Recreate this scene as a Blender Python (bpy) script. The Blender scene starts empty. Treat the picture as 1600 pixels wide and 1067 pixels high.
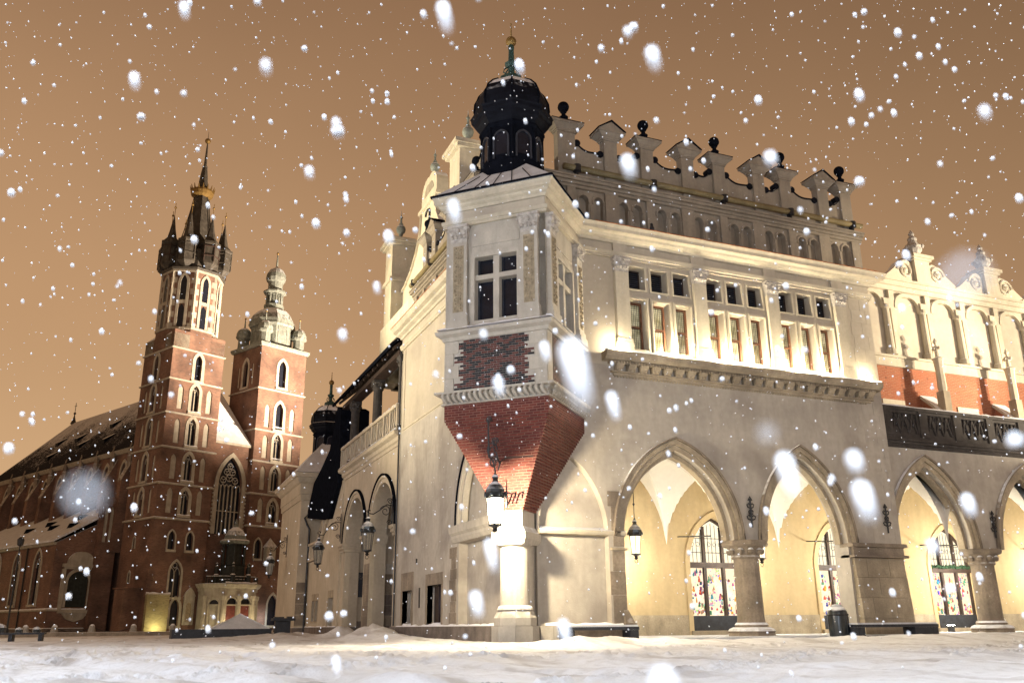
import bpy, bmesh, math, random
import numpy as np
from mathutils import Vector, Matrix
from mathutils.geometry import tessellate_polygon

random.seed(7)
SC = bpy.context.scene
COL = SC.collection
R = math.radians
S2 = math.sqrt(.5)

# ------------------------------------------------------------------ camera
cam_d = bpy.data.cameras.new('camera')
cam = bpy.data.objects.new('camera', cam_d); COL.objects.link(cam); SC.camera = cam
cam_d.sensor_width = 36; cam_d.lens = 31.21; cam_d.clip_start = .02; cam_d.clip_end = 6000
_p, _r, _y = R(17.752), R(-.4893), R(22.985)
_fw = Vector((math.sin(_y)*math.cos(_p), math.cos(_y)*math.cos(_p), math.sin(_p)))
_r0 = Vector((math.cos(_y), -math.sin(_y), 0)); _u0 = _r0.cross(_fw)
_rt = math.cos(_r)*_r0 + math.sin(_r)*_u0; _up = -math.sin(_r)*_r0 + math.cos(_r)*_u0
CAM = Vector((-12.12, -28.2, .55))
cam.matrix_world = Matrix(((_rt.x, _up.x, -_fw.x, CAM.x), (_rt.y, _up.y, -_fw.y, CAM.y), (_rt.z, _up.z, -_fw.z, CAM.z), (0, 0, 0, 1)))
cam_d.dof.use_dof = True; cam_d.dof.focus_distance = 34; cam_d.dof.aperture_fstop = 2.8

# ------------------------------------------------------------------ sky: overcast night, lit from below by the town
W = bpy.data.worlds.new('World'); SC.world = W; W.use_nodes = True
nt = W.node_tree; nt.nodes.clear()
tc = nt.nodes.new('ShaderNodeTexCoord')
sep = nt.nodes.new('ShaderNodeSeparateXYZ'); nt.links.new(tc.outputs['Generated'], sep.inputs[0])
ramp = nt.nodes.new('ShaderNodeValToRGB'); nt.links.new(sep.outputs['Z'], ramp.inputs[0])
cr = ramp.color_ramp
cr.elements[0].position = 0.0; cr.elements[0].color = (.74, .47, .245, 1)
cr.elements[1].position = 1.0; cr.elements[1].color = (.22, .12, .064, 1)
e = cr.elements.new(.30); e.color = (.545, .32, .165, 1)
e = cr.elements.new(.62); e.color = (.32, .178, .094, 1)
dot = nt.nodes.new('ShaderNodeVectorMath'); dot.operation = 'DOT_PRODUCT'
nt.links.new(tc.outputs['Generated'], dot.inputs[0]); dot.inputs[1].default_value = (-.85, .52, 0)   # glow of the town centre
mr = nt.nodes.new('ShaderNodeMapRange'); nt.links.new(dot.outputs['Value'], mr.inputs[0])
mr.inputs[1].default_value = -.8; mr.inputs[2].default_value = .9; mr.inputs[3].default_value = .66; mr.inputs[4].default_value = 1.02
noi = nt.nodes.new('ShaderNodeTexNoise'); noi.inputs['Scale'].default_value = 1.6; noi.inputs['Detail'].default_value = 6
nt.links.new(tc.outputs['Generated'], noi.inputs['Vector'])
mr2 = nt.nodes.new('ShaderNodeMapRange'); nt.links.new(noi.outputs['Fac'], mr2.inputs[0])
mr2.inputs[1].default_value = .3; mr2.inputs[2].default_value = .7; mr2.inputs[3].default_value = .90; mr2.inputs[4].default_value = 1.10
mul = nt.nodes.new('ShaderNodeMath'); mul.operation = 'MULTIPLY'
nt.links.new(mr.outputs[0], mul.inputs[0]); nt.links.new(mr2.outputs[0], mul.inputs[1])
bg = nt.nodes.new('ShaderNodeBackground'); nt.links.new(ramp.outputs[0], bg.inputs[0]); nt.links.new(mul.outputs[0], bg.inputs[1])
wo = nt.nodes.new('ShaderNodeOutputWorld'); nt.links.new(bg.outputs[0], wo.inputs[0])

SC.view_settings.view_transform = 'Standard'; SC.view_settings.look = 'None'
SC.view_settings.exposure = 0; SC.view_settings.gamma = 1; SC.view_settings.use_curve_mapping = False
cy = SC.cycles
cy.use_denoising = True; cy.max_bounces = 6; cy.diffuse_bounces = 3; cy.glossy_bounces = 2; cy.transmission_bounces = 3
cy.transparent_max_bounces = 12; cy.sample_clamp_indirect = 4; cy.sample_clamp_direct = 0
cy.caustics_reflective = False; cy.caustics_refractive = False

# ------------------------------------------------------------------ lamps of the place
def light(name, kind, loc, power, col, r=.15, aim=None, cone=60, blend=.5):
    d = bpy.data.lights.new(name, kind); d.energy = power; d.color = col
    if kind in ('POINT', 'SPOT'): d.shadow_soft_size = r
    o = bpy.data.objects.new(name, d); COL.objects.link(o); o.location = loc
    if aim is not None: o.rotation_euler = (Vector(aim)-Vector(loc)).to_track_quat('-Z', 'Y').to_euler()
    if kind == 'SPOT': d.spot_size = R(cone); d.spot_blend = blend
    return o
WARM = (1, .74, .40); NEUT = (1, .85, .67); COOL = (.80, .89, 1)
# street lamps of the square, beside and behind the viewer
light('offscreen_light', 'POINT', (-21, -17, 9), 5200, (.74, .86, 1), .3)
light('offscreen_light', 'POINT', (1.5, -25.5, 9), 4200, (.80, .90, 1), .3)
light('offscreen_light', 'POINT', (34, -20, 9), 4200, (1, .93, .84), .3)
light('offscreen_light', 'POINT', (-26, -2, 9), 5200, (.78, .88, 1), .3)
light('offscreen_light', 'POINT', (-42, 14, 9), 6000, (.88, .92, 1), .3)
light('offscreen_light', 'POINT', (-30, 36, 9), 4200, (1, .88, .72), .3)
# floodlights on the short side and its gable
light('facade_floodlight', 'SPOT', (-23, 17, 7), 40000, (1, .88, .62), .5, (1.5, 12, 19), 62, 1)
light('gable_floodlight', 'SPOT', (-14, 30, 15), 36000, (1, .88, .60), .5, (2.5, 19, 23), 50, 1)
# church floodlights
light('church_floodlight', 'SPOT', (44, 72, 14), 950000, (1, .80, .60), .6, (-2, 98, 43), 44, 1)
light('church_floodlight', 'SPOT', (4, 62, 11), 20000, (1, .74, .50), .6, (-7, 96, 42), 34, 1)
# floodlights out of view to the right, aimed at the hall's upper wall
for _x, _t in ((46, 22), (50, 31), (58, 41)): light('hall_floodlight', 'SPOT', (_x, -17, 7.5), 80000, (1, .86, .64), .4, (_t, 4, 14.6), 27, .55)
# added cold light behind the viewer, a stand-in flash for the near flakes
light('offscreen_light', 'POINT', (-15.5, -35.5, 4.5), 8500, (.70, .83, 1), .2)

# ------------------------------------------------------------------ mesh helpers
class Fr:
    """a wall frame: u along, z up, d outward"""
    def __init__(s, o, U, N): s.o = Vector(o); s.U = Vector(U); s.N = Vector(N)
    def p(s, u, z, d=0): return s.o + s.U*u + Vector((0, 0, z)) + s.N*d
    def off(s, d): return Fr(s.o + s.N*d, s.U, s.N)

class MB:
    def __init__(s): s.v = []; s.f = []
    def add(s, vs, fs):
        n = len(s.v); s.v += [tuple(x) for x in vs]; s.f += [tuple(i+n for i in f) for f in fs]; return s
    def hexa(s, b, t):
        return s.add(list(b)+list(t), [(0,3,2,1),(4,5,6,7),(0,1,5,4),(1,2,6,5),(2,3,7,6),(3,0,4,7)])
    def box(s, fr, u0, u1, z0, z1, d0, d1):
        P = fr.p
        return s.hexa([P(u0,z0,d1),P(u1,z0,d1),P(u1,z0,d0),P(u0,z0,d0)], [P(u0,z1,d1),P(u1,z1,d1),P(u1,z1,d0),P(u0,z1,d0)])
    def abox(s, x0, x1, y0, y1, z0, z1):
        return s.hexa([(x0,y0,z0),(x1,y0,z0),(x1,y1,z0),(x0,y1,z0)], [(x0,y0,z1),(x1,y0,z1),(x1,y1,z1),(x0,y1,z1)])
    def prism(s, plan, z0, z1, plan2=None):
        n = len(plan); p2 = plan2 or plan
        vs = [(x,y,z0) for x,y in plan] + [(x,y,z1) for x,y in p2]
        return s.add(vs, [tuple(range(n-1,-1,-1)), tuple(range(n,2*n))] + [(i,(i+1)%n,n+(i+1)%n,n+i) for i in range(n)])
    def plate(s, fr, outline, holes=(), d0=0, d1=-.4, back=True):
        loops = [outline]+list(holes); flat = [q for l in loops for q in l]; n = len(flat)
        tri = tessellate_polygon([[Vector((a,b,0)) for a,b in l] for l in loops])
        vs = [fr.p(a,b,d0) for a,b in flat] + [fr.p(a,b,d1) for a,b in flat]
        fs = [tuple(t) for t in tri]
        if back: fs += [tuple(n+i for i in reversed(t)) for t in tri]
        k = 0
        for l in loops:
            m = len(l); fs += [(k+i, k+(i+1)%m, n+k+(i+1)%m, n+k+i) for i in range(m)]; k += m
        return s.add(vs, fs)
    def sweep(s, path, prof, closed=False):
        """profile (outward offset, z) carried along a plan path with mitred corners"""
        n = len(path); P = [Vector((a,b)) for a,b in path]; rings = []
        nor = lambda a, b: Vector(((b-a).y, -(b-a).x)).normalized()
        for i in range(n):
            if closed or 0 < i < n-1:
                n1 = nor(P[i-1], P[i]); n2 = nor(P[i], P[(i+1) % n]); m = (n1+n2)
                m = m/max(.15, m.dot(n1)) if m.length > 1e-6 else n1
            else: m = nor(P[0], P[1]) if i == 0 else nor(P[-2], P[-1])
            rings.append([(P[i].x+m.x*d, P[i].y+m.y*d, z) for d, z in prof])
        k = len(prof); vs = [v for r in rings for v in r]; fs = []
        for i in range(n if closed else n-1):
            j = (i+1) % n
            fs += [(i*k+a, j*k+a, j*k+(a+1) % k, i*k+(a+1) % k) for a in range(k)]
        if not closed: fs += [tuple(range(k)), tuple(range((n-1)*k, n*k))]
        return s.add(vs, fs)
    def lathe(s, c, prof, n=12, rot=0, sq=1):
        vs = []
        for r, z in prof:
            for i in range(n):
                a = rot+2*math.pi*i/n; vs.append((c[0]+r*math.cos(a), c[1]+r*math.sin(a)*sq, c[2]+z))
        m = len(prof); fs = [(j*n+i, j*n+(i+1) % n, (j+1)*n+(i+1) % n, (j+1)*n+i) for j in range(m-1) for i in range(n)]
        fs += [tuple(range(n-1,-1,-1)), tuple(range((m-1)*n, m*n))]
        return s.add(vs, fs)
    def ball(s, c, r, n=10, m=7):
        return s.lathe(c, [(max(1e-4, r*math.sin(math.pi*j/m)), -r*math.cos(math.pi*j/m)) for j in range(m+1)], n)
    def tube(s, pts, r, n=6):
        P = [Vector(p) for p in pts]; vs = []; rr = r if isinstance(r, (list, tuple)) else [r]*len(P)
        for i, p in enumerate(P):
            t = (P[min(i+1, len(P)-1)]-P[max(i-1, 0)]).normalized()
            a = t.cross(Vector((0,0,1)) if abs(t.z) < .9 else Vector((1,0,0))).normalized(); b = t.cross(a)
            vs += [p+(a*math.cos(2*math.pi*k/n)+b*math.sin(2*math.pi*k/n))*rr[i] for k in range(n)]
        m = len(P); fs = [(j*n+i, j*n+(i+1) % n, (j+1)*n+(i+1) % n, (j+1)*n+i) for j in range(m-1) for i in range(n)]
        fs += [tuple(range(n)), tuple(range((m-1)*n, m*n))]
        return s.add(vs, fs)
    def build(s, name, m, parent=None, smooth=False, kind=None):
        me = bpy.data.meshes.new(name)
        off = wloc(parent) if parent else Vector((0,0,0))
        me.from_pydata([(v[0]-off.x, v[1]-off.y, v[2]-off.z) for v in s.v], [], s.f)
        bm = bmesh.new(); bm.from_mesh(me); bmesh.ops.recalc_face_normals(bm, faces=bm.faces); bm.to_mesh(me); bm.free()
        me.materials.append(m)
        if smooth: me.polygons.foreach_set('use_smooth', [True]*len(me.polygons))
        o = bpy.data.objects.new(name, me); COL.objects.link(o)
        if parent: o.parent = parent
        if kind: o['kind'] = kind
        return o

def wloc(o):
    v = Vector((0,0,0))
    while o is not None: v += o.location; o = o.parent
    return v
def tag(o, label, cat, group=None):
    o['label'] = label; o['category'] = cat
    if group: o['group'] = group
    return o
def thing(name, label, cat, loc=(0,0,0), group=None):
    o = bpy.data.objects.new(name, None); COL.objects.link(o); o.location = loc; o.empty_display_size = .3
    return tag(o, label, cat, group)
def copy_part(src, parent, dloc=(0,0,0), rz=0):
    c = src.copy(); COL.objects.link(c); c.parent = parent; c.location = src.location + Vector(dloc); c.rotation_euler.z += rz
    for ch in src.children: copy_part(ch, c)
    return c
def arc(u0, u1, zs, za, n=12):
    """pointed or round arch from (u0,zs) over the apex to (u1,zs)"""
    a = (u1-u0)/2; h = za-zs; r = (a*a+h*h)/(2*a); c0 = u0+r; c1 = u1-r
    t1 = math.acos(max(-1, min(1, (c0-(u0+a))/r)))
    L = [(c0-r*math.cos(t1*i/n), zs+r*math.sin(t1*i/n)) for i in range(n+1)]
    return L + [(u0+u1-u, z) for u, z in reversed(L[:-1])]
def opening(u0, u1, z0, zs, za, n=8): return [(u0, z0)] + arc(u0, u1, zs, za, n) + [(u1, z0)]
def ring(u0, u1, zb, zs, za, w, n=12):
    """outline of an arch band of width w, legs down to zb"""
    o = [(u0-w, zb)] + arc(u0-w, u1+w, zs, za+w*1.15, n) + [(u1+w, zb)]
    i = [(u0, zb)] + arc(u0, u1, zs, za, n) + [(u1, zb)]
    return o + list(reversed(i))
def rect(u0, u1, z0, z1): return [(u0, z0), (u1, z0), (u1, z1), (u0, z1)]

def snow_strip(fr, u0, u1, z, d0, d1, parent, h=.07, name='snow_cap'):
    """a thin uneven ridge of settled snow on a ledge"""
    n = max(3, int((u1-u0)/.35)); mb = MB(); V = []
    for i in range(n+1):
        u = u0+(u1-u0)*i/n; k = h*(.55+.9*random.random()); e = .02*random.random()
        V += [fr.p(u, z, d0), fr.p(u, z+k, d0), fr.p(u, z+k*.9, d1-.05-e), fr.p(u, z, d1-e+.01)]
    F = [(4*i+a, 4*i+(a+1) % 4, 4*i+4+(a+1) % 4, 4*i+4+a) for i in range(n) for a in range(4)]+[(0,1,2,3), tuple(range(4*n, 4*n+4))]
    return mb.add(V, F).build(name, M['freshsnow'], parent)
# ------------------------------------------------------------------ materials
def nodes(name):
    m = bpy.data.materials.new(name); m.use_nodes = True; t = m.node_tree
    return m, t, t.nodes['Principled BSDF'], t.nodes, t.links
def _tex(N, L, kind, scale, vec, detail=4, **k):
    if kind.endswith('Voronoi'): detail = 0
    n = N.new(kind); n.inputs['Scale'].default_value = scale
    if 'Detail' in n.inputs: n.inputs['Detail'].default_value = detail
    L.new(vec, n.inputs['Vector']); return n
def _mix(N, L, fac, a, b, mode='MIX'):
    n = N.new('ShaderNodeMix'); n.data_type = 'RGBA'; n.blend_type = mode
    for s, v in ((0, fac), (6, a), (7, b)):
        if hasattr(v, 'links'): L.new(v, n.inputs[s])
        else: n.inputs[s].default_value = v if s == 0 else (*v, 1)
    return n.outputs[2]
def _rng(N, L, v, a, b, c, d):
    n = N.new('ShaderNodeMapRange'); L.new(v, n.inputs[0])
    for i, x in enumerate((a, b, c, d)): n.inputs[i+1].default_value = x
    return n.outputs[0]
SNOW_C = (.80, .81, .83)
def _snowtop(N, L, col, pos, amount=.5, soft=.12):
    g = N.new('ShaderNodeNewGeometry'); sp = N.new('ShaderNodeSeparateXYZ'); L.new(g.outputs['Normal'], sp.inputs[0])
    n = _tex(N, L, 'ShaderNodeTexNoise', 3.0, pos, 5)
    ad = N.new('ShaderNodeMath'); ad.operation = 'MULTIPLY_ADD'; L.new(n.outputs['Fac'], ad.inputs[0]); ad.inputs[1].default_value = .5; L.new(sp.outputs['Z'], ad.inputs[2])
    f = _rng(N, L, ad.outputs[0], amount+.25-soft, amount+.25+soft, 0, 1)
    return _mix(N, L, f, col, SNOW_C)
def surf(name, c, rough=.85, var=.18, scale=1.2, streak=.0, bump=.25, bscale=18, snow=False, stain=None, metal=0, spec=.3):
    m, t, b, N, L = nodes(name)
    P = N.new('ShaderNodeNewGeometry').outputs['Position']
    n1 = _tex(N, L, 'ShaderNodeTexNoise', scale, P, 6); n2 = _tex(N, L, 'ShaderNodeTexNoise', scale*9, P, 4)
    f = _rng(N, L, n1.outputs['Fac'], .3, .7, 1-var, 1+var*.6)
    g = _rng(N, L, n2.outputs['Fac'], .3, .7, 1-var*.5, 1+var*.4)
    mu = N.new('ShaderNodeMath'); mu.operation = 'MULTIPLY'; L.new(f, mu.inputs[0]); L.new(g, mu.inputs[1]); v = mu.outputs[0]
    if streak:
        mp = N.new('ShaderNodeMapping'); L.new(P, mp.inputs[0]); mp.inputs['Scale'].default_value = (2.2, 2.2, .45)
        n3 = _tex(N, L, 'ShaderNodeTexNoise', 1.5, mp.outputs[0], 5)
        s = _rng(N, L, n3.outputs['Fac'], .35, .75, 1+streak*.25, 1-streak)
        m2 = N.new('ShaderNodeMath'); m2.operation = 'MULTIPLY'; L.new(v, m2.inputs[0]); L.new(s, m2.inputs[1]); v = m2.outputs[0]
    sc = N.new('ShaderNodeVectorMath'); sc.operation = 'SCALE'; sc.inputs[0].default_value = c; L.new(v, sc.inputs['Scale'])
    col = sc.outputs[0]
    if stain:
        n4 = _tex(N, L, 'ShaderNodeTexNoise', .55, P, 7)
        col = _mix(N, L, _rng(N, L, n4.outputs['Fac'], .50, .70, 0, .75), col, stain)
    if snow: col = _snowtop(N, L, col, P)
    L.new(col, b.inputs['Base Color'])
    b.inputs['Roughness'].default_value = rough; b.inputs['Metallic'].default_value = metal; b.inputs['Specular IOR Level'].default_value = spec
    if bump:
        nb = _tex(N, L, 'ShaderNodeTexNoise', bscale, P, 5)
        bp = N.new('ShaderNodeBump'); bp.inputs['Strength'].default_value = bump; bp.inputs['Distance'].default_value = .02
        L.new(nb.outputs['Fac'], bp.inputs['Height']); L.new(bp.outputs[0], b.inputs['Normal'])
    return m
def brick(name, c1, c2, mortar, bw=.26, bh=.075, mort=.012, dirt=(.05, .035, .03), dirtamt=.5, snow=False, big=.12):
    m, t, b, N, L = nodes(name)
    g = N.new('ShaderNodeNewGeometry'); P = g.outputs['Position']
    cr_ = N.new('ShaderNodeVectorMath'); cr_.operation = 'CROSS_PRODUCT'; cr_.inputs[0].default_value = (0,0,1); L.new(g.outputs['True Normal'], cr_.inputs[1])
    nz = N.new('ShaderNodeVectorMath'); nz.operation = 'NORMALIZE'; L.new(cr_.outputs[0], nz.inputs[0])
    d = N.new('ShaderNodeVectorMath'); d.operation = 'DOT_PRODUCT'; L.new(nz.outputs[0], d.inputs[0]); L.new(P, d.inputs[1])
    sp = N.new('ShaderNodeSeparateXYZ'); L.new(P, sp.inputs[0])
    cb = N.new('ShaderNodeCombineXYZ'); L.new(d.outputs['Value'], cb.inputs[0]); L.new(sp.outputs['Z'], cb.inputs[1])
    br = N.new('ShaderNodeTexBrick'); L.new(cb.outputs[0], br.inputs['Vector'])
    br.inputs['Scale'].default_value = 1; br.inputs['Brick Width'].default_value = bw; br.inputs['Row Height'].default_value = bh; br.inputs['Mortar Size'].default_value = mort
    br.inputs['Color1'].default_value = (*c1, 1); br.inputs['Color2'].default_value = (*c2, 1); br.inputs['Mortar'].default_value = (*mortar, 1)
    n1 = _tex(N, L, 'ShaderNodeTexNoise', big*3, P, 8); n2 = _tex(N, L, 'ShaderNodeTexNoise', 1.3, P, 6)
    col = _mix(N, L, _rng(N, L, n1.outputs['Fac'], .4, .68, 0, dirtamt), br.outputs['Color'], dirt)
    col = _mix(N, L, _rng(N, L, n2.outputs['Fac'], .45, .75, 0, .55), col, tuple(x*1.25 for x in c2))
    n3 = _tex(N, L, 'ShaderNodeTexVoronoi', 1.9, P)
    col = _mix(N, L, _rng(N, L, n3.outputs['Distance'], .0, .16, .75, 0), col, (.03, .02, .018))     # putlog holes and burnt headers
    if snow: col = _snowtop(N, L, col, P)
    L.new(col, b.inputs['Base Color']); b.inputs['Roughness'].default_value = .88; b.inputs['Specular IOR Level'].default_value = .25
    bp = N.new('ShaderNodeBump'); bp.inputs['Strength'].default_value = .5; bp.inputs['Distance'].default_value = .012
    L.new(br.outputs['Fac'], bp.inputs['Height']); bp.invert = True; L.new(bp.outputs[0], b.inputs['Normal'])
    return m
def emit(name, c, power, clear=0):
    m, t, b, N, L = nodes(name); N.remove(b)
    e = N.new('ShaderNodeEmission'); e.inputs[0].default_value = (*c, 1); e.inputs[1].default_value = power; o = e.outputs[0]
    if clear:
        tr = N.new('ShaderNodeBsdfTransparent'); mx = N.new('ShaderNodeMixShader'); mx.inputs[0].default_value = clear
        L.new(e.outputs[0], mx.inputs[1]); L.new(tr.outputs[0], mx.inputs[2]); o = mx.outputs[0]
    L.new(o, N['Material Output'].inputs[0]); return m

M = {}
M['plaster'] = surf('plaster_cream', (.47, .41, .32), .9, .10, .6, .05, .3, 25, stain=(.36, .31, .25))
M['plaster_low'] = surf('plaster_lower', (.45, .405, .34), .9, .15, .5, .12, .3, 25, stain=(.26, .225, .19))
M['trim'] = surf('plaster_trim', (.52, .46, .35), .85, .12, 1.0, .14, .2, 30, snow=True)
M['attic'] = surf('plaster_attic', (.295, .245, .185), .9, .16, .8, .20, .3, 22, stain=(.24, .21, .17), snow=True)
M['stone'] = surf('limestone_bay', (.48, .435, .36), .85, .12, 1.6, .18, .3, 30, snow=True, stain=(.37, .33, .28))
M['relief'] = surf('carved_ochre', (.35, .285, .19), .9, .3, 6, 0, .5, 30)
M['relief_pale'] = surf('carved_pale', (.46, .42, .37), .9, .35, 7, 0, .5, 30)
M['brown'] = surf('sandstone_brown', (.27, .22, .165), .9, .30, 1.4, .2, .5, 14, snow=True, stain=(.13, .105, .085))
M['brown2'] = surf('sandstone_pale', (.41, .34, .24), .9, .26, 1.6, .2, .5, 14, snow=True, stain=(.20, .165, .12))
M['base'] = surf('granite_base', (.17, .14, .12), .9, .3, 2, .25, .5, 20, snow=True)
M['yellow'] = surf('arcade_ochre', (.54, .415, .235), .9, .10, .7, .1, .2, 25)
M['vault'] = surf('vault_white', (.80, .76, .67), .9, .05, .6, 0, .12, 20)
M['corbel'] = brick('corbel_brick', (.165, .042, .030), (.085, .020, .018), (.22, .13, .10), .27, 3/34, .009, (.06, .02, .016), .5)
M['brick_red'] = surf('glazed_red_brick', (.115, .038, .030), .55, .35, 9, 0, .3, 40)
M['brick_black'] = surf('glazed_black_brick', (.018, .017, .02), .35, .3, 9, 0, .3, 40)
M['darkbrick'] = brick('oriel_dark_brick', (.13, .04, .03), (.02, .018, .02), (.30, .26, .22), .228, .08, .012, (.03, .02, .018), .3)
M['frame'] = surf('window_frame_brown', (.17, .075, .04), .6, .3, 5, 0, .2, 30)
M['freshsnow'] = surf('fresh_snow', (.82, .82, .84), .85, .06, 3, 0, .3, 12)
M['litbasebrick'] = brick('floodlit_base_brick', (.40, .34, .17), (.28, .23, .11), (.34, .30, .20), .34, .11, .014, (.10, .08, .04), .6)  # the floodlight's yellow is put into the brick colour
M['mortar'] = surf('pale_mortar', (.46, .42, .36), .95, .15, 4, 0, .3, 40)
M['hallbrick'] = brick('hall_brick', (.40, .135, .065), (.30, .09, .045), (.38, .26, .18), .27, .085, .010, (.22, .08, .04), .4)
M['church'] = brick('church_brick', (.25, .130, .085), (.14, .074, .053), (.23, .17, .13), .34, .11, .014, (.065, .042, .034), .85, snow=True)
M['whitetrim'] = surf('church_stone', (.41, .37, .295), .9, .2, 1.4, .2, .3, 12, snow=True)
M['dark'] = surf('black_sheet_metal', (.007, .008, .012), .85, .3, 3, 0, .12, 8, snow=False, spec=0)
M['darksnow'] = surf('black_sheet_metal_snowy', (.008, .009, .013), .5, .3, 3, 0, .12, 8, snow=True, spec=.04)
M['lead'] = surf('spire_lead', (.06, .052, .042), .6, .4, 2.2, .4, .3, 10)
M['iron'] = surf('wrought_iron', (.012, .012, .014), .5, .3, 8, 0, .2, 30, spec=.5)
M['balus'] = surf('dark_stone_tracery', (.055, .047, .042), .8, .35, 4, .1, .4, 20, snow=True)
M['copper'] = surf('copper_green', (.20, .33, .27), .6, .35, 5, .4, .2, 18)
M['copperdark'] = surf('copper_dark', (.035, .075, .065), .5, .4, 5, .4, .2, 18)
M['palegreen'] = surf('copper_pale_snowy', (.21, .225, .195), .7, .3, 3, .35, .2, 18, snow=True)
M['gold'] = surf('gilded', (.26, .165, .055), .5, .35, 8, 0, .1, 20, metal=.6)
M['glass'] = surf('night_glass', (.012, .014, .022), .2, .3, 3, 0, .05, 4, spec=.28)
M['wood'] = surf('dark_timber', (.045, .028, .022), .6, .4, 4, .3, .3, 20)
M['doorred'] = surf('church_door_red', (.13, .035, .03), .6, .3, 3, .2, .3, 20)
M['tile'] = surf('eave_tile', (.42, .17, .075), .85, .35, 6, 0, .3, 20)
M['pipe'] = surf('gutter_ochre', (.20, .155, .075), .55, .25, 2, .1, .1, 20)
M['snowroof'] = surf('snowy_sheet_roof', (.62, .63, .65), .9, .14, 1.2, .1, .4, 6)
M['greydark'] = surf('dark_painted_wood', (.030, .033, .042), .6, .35, 5, .1, .3, 18, snow=True)
M['monument'] = surf('dark_bronze', (.03, .036, .032), .55, .4, 3, .3, .3, 12, snow=True)
M['beige'] = surf('pavilion_plaster', (.47, .40, .30), .9, .12, .7, .12, .3, 20, snow=True)
M['bin'] = surf('bin_enamel', (.012, .018, .022), .3, .2, 3, 0, .05, 20, snow=True, spec=.6)
M['rub'] = surf('bollard_stone', (.30, .27, .23), .9, .25, 6, 0, .4, 20, snow=True)
M['doll'] = surf('white_cloth', (.75, .70, .62), .9, .1, 6, 0, .3, 20)
M['garland'] = surf('fir_garland', (.02, .05, .025), .9, .5, 20, 0, .6, 30)
M['warmglow'] = emit('lamp_glow', (1, .82, .52), 3.2, .4)
M['hotglow'] = emit('lamp_glow_bright', (1, .86, .60), 26, .35)
M['dimpane'] = emit('unlit_lantern_glow', (.42, .33, .24), .35, .5)  # faint glow put into the glass of unlit lanterns
def mat_slate():
    m, t, b, N, L = nodes('slate_snow_dusted')
    P = N.new('ShaderNodeNewGeometry').outputs['Position']
    sp = N.new('ShaderNodeSeparateXYZ'); L.new(P, sp.inputs[0])
    n1 = _tex(N, L, 'ShaderNodeTexNoise', 3.2, P, 10); n1.inputs['Roughness'].default_value = .75
    n2 = _tex(N, L, 'ShaderNodeTexNoise', .25, P, 4)
    h = _rng(N, L, sp.outputs['Z'], 24, 35, -.12, .20)
    ad = N.new('ShaderNodeMath'); ad.operation = 'ADD'; L.new(n1.outputs['Fac'], ad.inputs[0]); L.new(h, ad.inputs[1])
    a2 = N.new('ShaderNodeMath'); a2.operation = 'MULTIPLY_ADD'; L.new(n2.outputs['Fac'], a2.inputs[0]); a2.inputs[1].default_value = .35; L.new(ad.outputs[0], a2.inputs[2])
    f = _rng(N, L, a2.outputs[0], .68, .80, 0, .9)
    col = _mix(N, L, f, (.020, .019, .022), (.62, .61, .62)); L.new(col, b.inputs['Base Color']); b.inputs['Roughness'].default_value = .9; b.inputs['Specular IOR Level'].default_value = .03
    return m
M['slate'] = mat_slate()
def mat_snow():
    m, t, b, N, L = nodes('trampled_snow')
    P = N.new('ShaderNodeNewGeometry').outputs['Position']
    n1 = _tex(N, L, 'ShaderNodeTexNoise', .35, P, 8); n2 = _tex(N, L, 'ShaderNodeTexNoise', 4, P, 8); n3 = _tex(N, L, 'ShaderNodeTexNoise', 28, P, 5)
    col = _mix(N, L, _rng(N, L, n1.outputs['Fac'], .42, .68, 0, .75), (.82, .82, .83), (.64, .62, .60))
    col = _mix(N, L, _rng(N, L, n2.outputs['Fac'], .5, .75, 0, .5), col, (.50, .47, .44))
    mp = N.new('ShaderNodeMapping'); L.new(P, mp.inputs[0]); mp.inputs['Rotation'].default_value = (0, 0, .28); mp.inputs['Scale'].default_value = (.9, .13, 1)
    n4 = _tex(N, L, 'ShaderNodeTexNoise', 1.3, mp.outputs[0], 7)
    col = _mix(N, L, _rng(N, L, n4.outputs['Fac'], .54, .68, 0, .7), col, (.36, .32, .29))
    L.new(col, b.inputs['Base Color']); b.inputs['Roughness'].default_value = .8; b.inputs['Specular IOR Level'].default_value = .3
    ad = N.new('ShaderNodeMath'); ad.operation = 'MULTIPLY_ADD'; L.new(n3.outputs['Fac'], ad.inputs[0]); ad.inputs[1].default_value = .3; L.new(n2.outputs['Fac'], ad.inputs[2])
    bp = N.new('ShaderNodeBump'); bp.inputs['Strength'].default_value = .7; bp.inputs['Distance'].default_value = .08
    L.new(ad.outputs[0], bp.inputs['Height']); L.new(bp.outputs[0], b.inputs['Normal'])
    return m
M['snow'] = mat_snow()

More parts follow.
